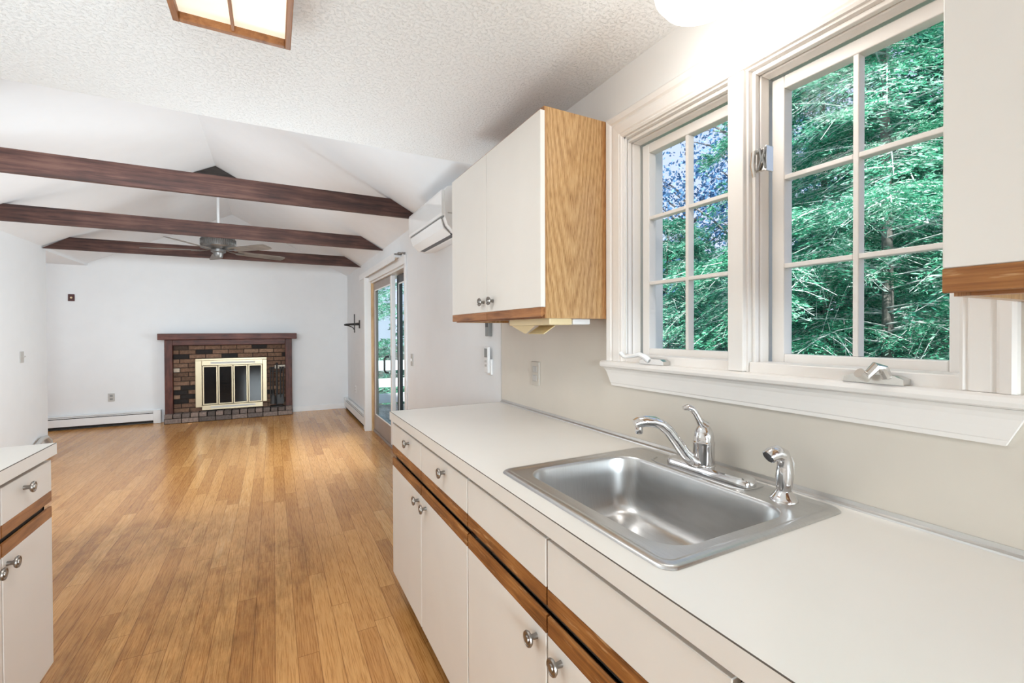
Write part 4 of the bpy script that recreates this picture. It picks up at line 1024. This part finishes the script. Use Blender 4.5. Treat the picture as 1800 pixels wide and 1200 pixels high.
hemlock('tall hemlock close to the window, filling the right panes', 4.2, 1.75, 7.2, 2.1, 300, 54, 36, 11, M['hemlock'], zlo=0.2, zpow=1.45, ln=0.034, wd=0.0044)
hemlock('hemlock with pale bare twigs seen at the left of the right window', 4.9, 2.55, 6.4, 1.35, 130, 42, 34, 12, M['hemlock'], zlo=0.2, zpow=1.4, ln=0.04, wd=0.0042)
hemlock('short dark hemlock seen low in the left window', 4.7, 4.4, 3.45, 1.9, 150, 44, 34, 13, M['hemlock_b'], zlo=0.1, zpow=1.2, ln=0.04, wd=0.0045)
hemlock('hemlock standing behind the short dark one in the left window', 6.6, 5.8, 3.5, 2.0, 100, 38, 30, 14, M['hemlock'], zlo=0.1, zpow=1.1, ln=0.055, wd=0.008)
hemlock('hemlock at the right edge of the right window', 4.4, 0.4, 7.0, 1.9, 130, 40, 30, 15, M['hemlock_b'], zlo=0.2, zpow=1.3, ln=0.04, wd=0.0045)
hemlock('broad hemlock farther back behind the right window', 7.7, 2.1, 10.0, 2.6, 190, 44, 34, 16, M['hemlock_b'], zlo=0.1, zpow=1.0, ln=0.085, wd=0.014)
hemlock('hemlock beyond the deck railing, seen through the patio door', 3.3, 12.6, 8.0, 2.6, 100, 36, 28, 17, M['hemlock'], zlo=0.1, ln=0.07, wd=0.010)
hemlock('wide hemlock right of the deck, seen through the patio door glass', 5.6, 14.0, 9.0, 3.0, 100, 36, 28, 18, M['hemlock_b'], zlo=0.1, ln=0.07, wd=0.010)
leafy('haze-tinted leafy tree against the sky in the left window', 8.6, 7.4, 5.6, 2.0, 70, 120, 21, M['leafhaze'], 1.4, size=0.08)
leafy('haze-tinted leafy tree overhanging the top right of the left window', 8.2, 5.6, 7.4, 1.7, 40, 110, 22, M['leafhaze'], 3.6, size=0.08)
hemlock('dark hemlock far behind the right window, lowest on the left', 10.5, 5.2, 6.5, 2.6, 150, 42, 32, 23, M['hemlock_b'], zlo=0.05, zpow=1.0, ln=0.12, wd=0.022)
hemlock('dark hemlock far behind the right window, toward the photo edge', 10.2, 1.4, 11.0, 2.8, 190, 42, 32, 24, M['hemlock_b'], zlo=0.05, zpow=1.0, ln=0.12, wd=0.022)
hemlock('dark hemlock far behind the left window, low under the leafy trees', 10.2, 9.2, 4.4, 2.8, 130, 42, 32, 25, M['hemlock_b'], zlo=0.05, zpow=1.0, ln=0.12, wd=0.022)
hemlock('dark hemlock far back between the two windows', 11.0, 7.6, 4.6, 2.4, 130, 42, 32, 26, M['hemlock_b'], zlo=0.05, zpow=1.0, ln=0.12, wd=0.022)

# ------------------------------------------------------------------ world and lights
wd_ = bpy.data.worlds.new('sky'); sc.world = wd_; wd_.use_nodes = True
nt = wd_.node_tree; bg = nt.nodes['Background']
tc = N(nt, 'ShaderNodeTexCoord'); sp = N(nt, 'ShaderNodeSeparateXYZ'); nt.links.new(tc.outputs['Generated'], sp.inputs[0])
r = ramp(nt, [(0.0, (0.70, 0.78, 0.96, 1)), (0.3, (0.60, 0.71, 0.94, 1)), (0.8, (0.40, 0.58, 0.92, 1))]); nt.links.new(sp.outputs['Z'], r.inputs['Fac'])
nt.links.new(r.outputs['Color'], bg.inputs['Color']); bg.inputs['Strength'].default_value = 1.25

def light(name, typ, loc, energy, col=(1, 1, 1), rot=None, size=None, size_y=None, target=None, radius=None, spread=None):
    l = bpy.data.lights.new(name, typ); l.energy = energy; l.color = col
    if typ == 'AREA':
        l.shape = 'RECTANGLE'; l.size = size; l.size_y = size_y or size
        if spread: l.spread = R(spread)
    if radius is not None: l.shadow_soft_size = radius
    o = bpy.data.objects.new(name, l); COL.objects.link(o); o.location = loc
    if target is not None:
        o.rotation_euler = (Vector(target)-Vector(loc)).to_track_quat('-Z', 'Y').to_euler()
    elif rot: o.rotation_euler = rot
    return o
s = light('sun', 'SUN', (0, 0, 11), 12.5, (1.0, 0.98, 0.95), target=(5.5, 7.5, 0)); s.data.angle = R(2)
light('kitchen_fill', 'AREA', (-0.2, -3.7, 1.3), 52, (0.82, 0.94, 1.0), size=1.6, size_y=1.2, target=(-0.1, 0.2, 0.25), spread=72)
light('kitchen_ceiling_fill', 'AREA', (0.98, -1.15, 1.0), 16, (0.75, 0.91, 1.0), size=0.28, size_y=0.9, target=(-0.5, 0.5, 2.28), spread=120)  # lamp added out of view to brighten the kitchen ceiling
light('left_ceiling_fill', 'AREA', (-1.0, 0.95, 1.0), 9, (0.78, 0.92, 1.0), size=0.5, size_y=1.5, target=(-1.02, 0.97, 2.28), spread=118)  # unseen uplight added over the left counter for the ceiling
light('far_ceiling_fill', 'AREA', (0.1, 3.6, 0.6), 8.5, (0.80, 0.93, 1.0), size=0.8, size_y=0.8, target=(0.1, 2.6, 2.34), spread=86)  # added lamp lifting the kitchen ceiling, spread keeps it unseen
light('living_left_fill', 'AREA', (LX+0.05, 4.3, 1.45), 13, (0.90, 0.96, 1.0), size=2.6, size_y=1.4, target=(1.0, 4.6, 1.3))  # added fill lamp against the solid left wall, not a window
light('living_up_fill', 'AREA', (-0.5, 4.9, 1.9), 3, (0.88, 0.96, 1.0), size=1.6, size_y=3.2, rot=(R(180), 0, 0))  # added uplight that brightens the vault, no fixture there
light('living_fill', 'AREA', (-0.9, 2.7, 1.9), 25, (0.84, 0.94, 1.0), size=1.6, size_y=0.5, target=(-0.8, 8.3, 1.1), spread=110)
light('patio_daylight', 'AREA', (1.06, 5.3, 1.05), 40, (0.90, 0.97, 1.0), size=1.6, size_y=1.7, target=(-5, 5.3, 0.8), spread=145)
light('alcove_fill', 'POINT', (-3.3, 6.4, 1.6), 28, (0.92, 0.97, 1.0), radius=0.3)  # unseen fill point added in the alcove
light('fixture_glow', 'AREA', (-0.092, 1.27, 2.18), 7.5, (0.97, 0.96, 0.93), size=0.25, size_y=0.55, rot=(0, 0, 0))
light('globe_glow', 'POINT', (0.95, 0.78, 2.05), 4.6, (1.0, 0.96, 0.90), radius=0.09)

# ------------------------------------------------------------------ camera
yaw, pit, rol = R(27.85), R(0.5), R(-0.23)
fw = Vector((math.sin(yaw)*math.cos(pit), math.cos(yaw)*math.cos(pit), -math.sin(pit)))
rt = Vector((math.cos(yaw), -math.sin(yaw), 0)); up = rt.cross(fw)
r2 = rt*math.cos(rol) + up*math.sin(rol); u2 = -rt*math.sin(rol) + up*math.cos(rol)
cam = bpy.data.cameras.new('camera'); co = bpy.data.objects.new('camera', cam); COL.objects.link(co)
mw = Matrix.Identity(4)
for i in range(3):
    mw[i][0] = r2[i]; mw[i][1] = u2[i]; mw[i][2] = -fw[i]
mw[0][3], mw[1][3], mw[2][3] = 0, 0, 1.313
co.matrix_world = mw
cam.sensor_fit = 'HORIZONTAL'; cam.sensor_width = 36; cam.lens = 796.4/1800*36
cam.shift_y = -(600-589.4)/1800
cam.clip_start = 0.02; cam.clip_end = 200
sc.camera = co
sc.view_settings.view_transform = 'Standard'
sc.view_settings.look = 'None'
sc.view_settings.exposure = 0.0
sc.cycles.use_denoising = True
sc.cycles.max_bounces = 10; sc.cycles.diffuse_bounces = 6; sc.cycles.transparent_max_bounces = 16
sc.cycles.caustics_reflective = False; sc.cycles.caustics_refractive = False
sc.cycles.sample_clamp_indirect = 6
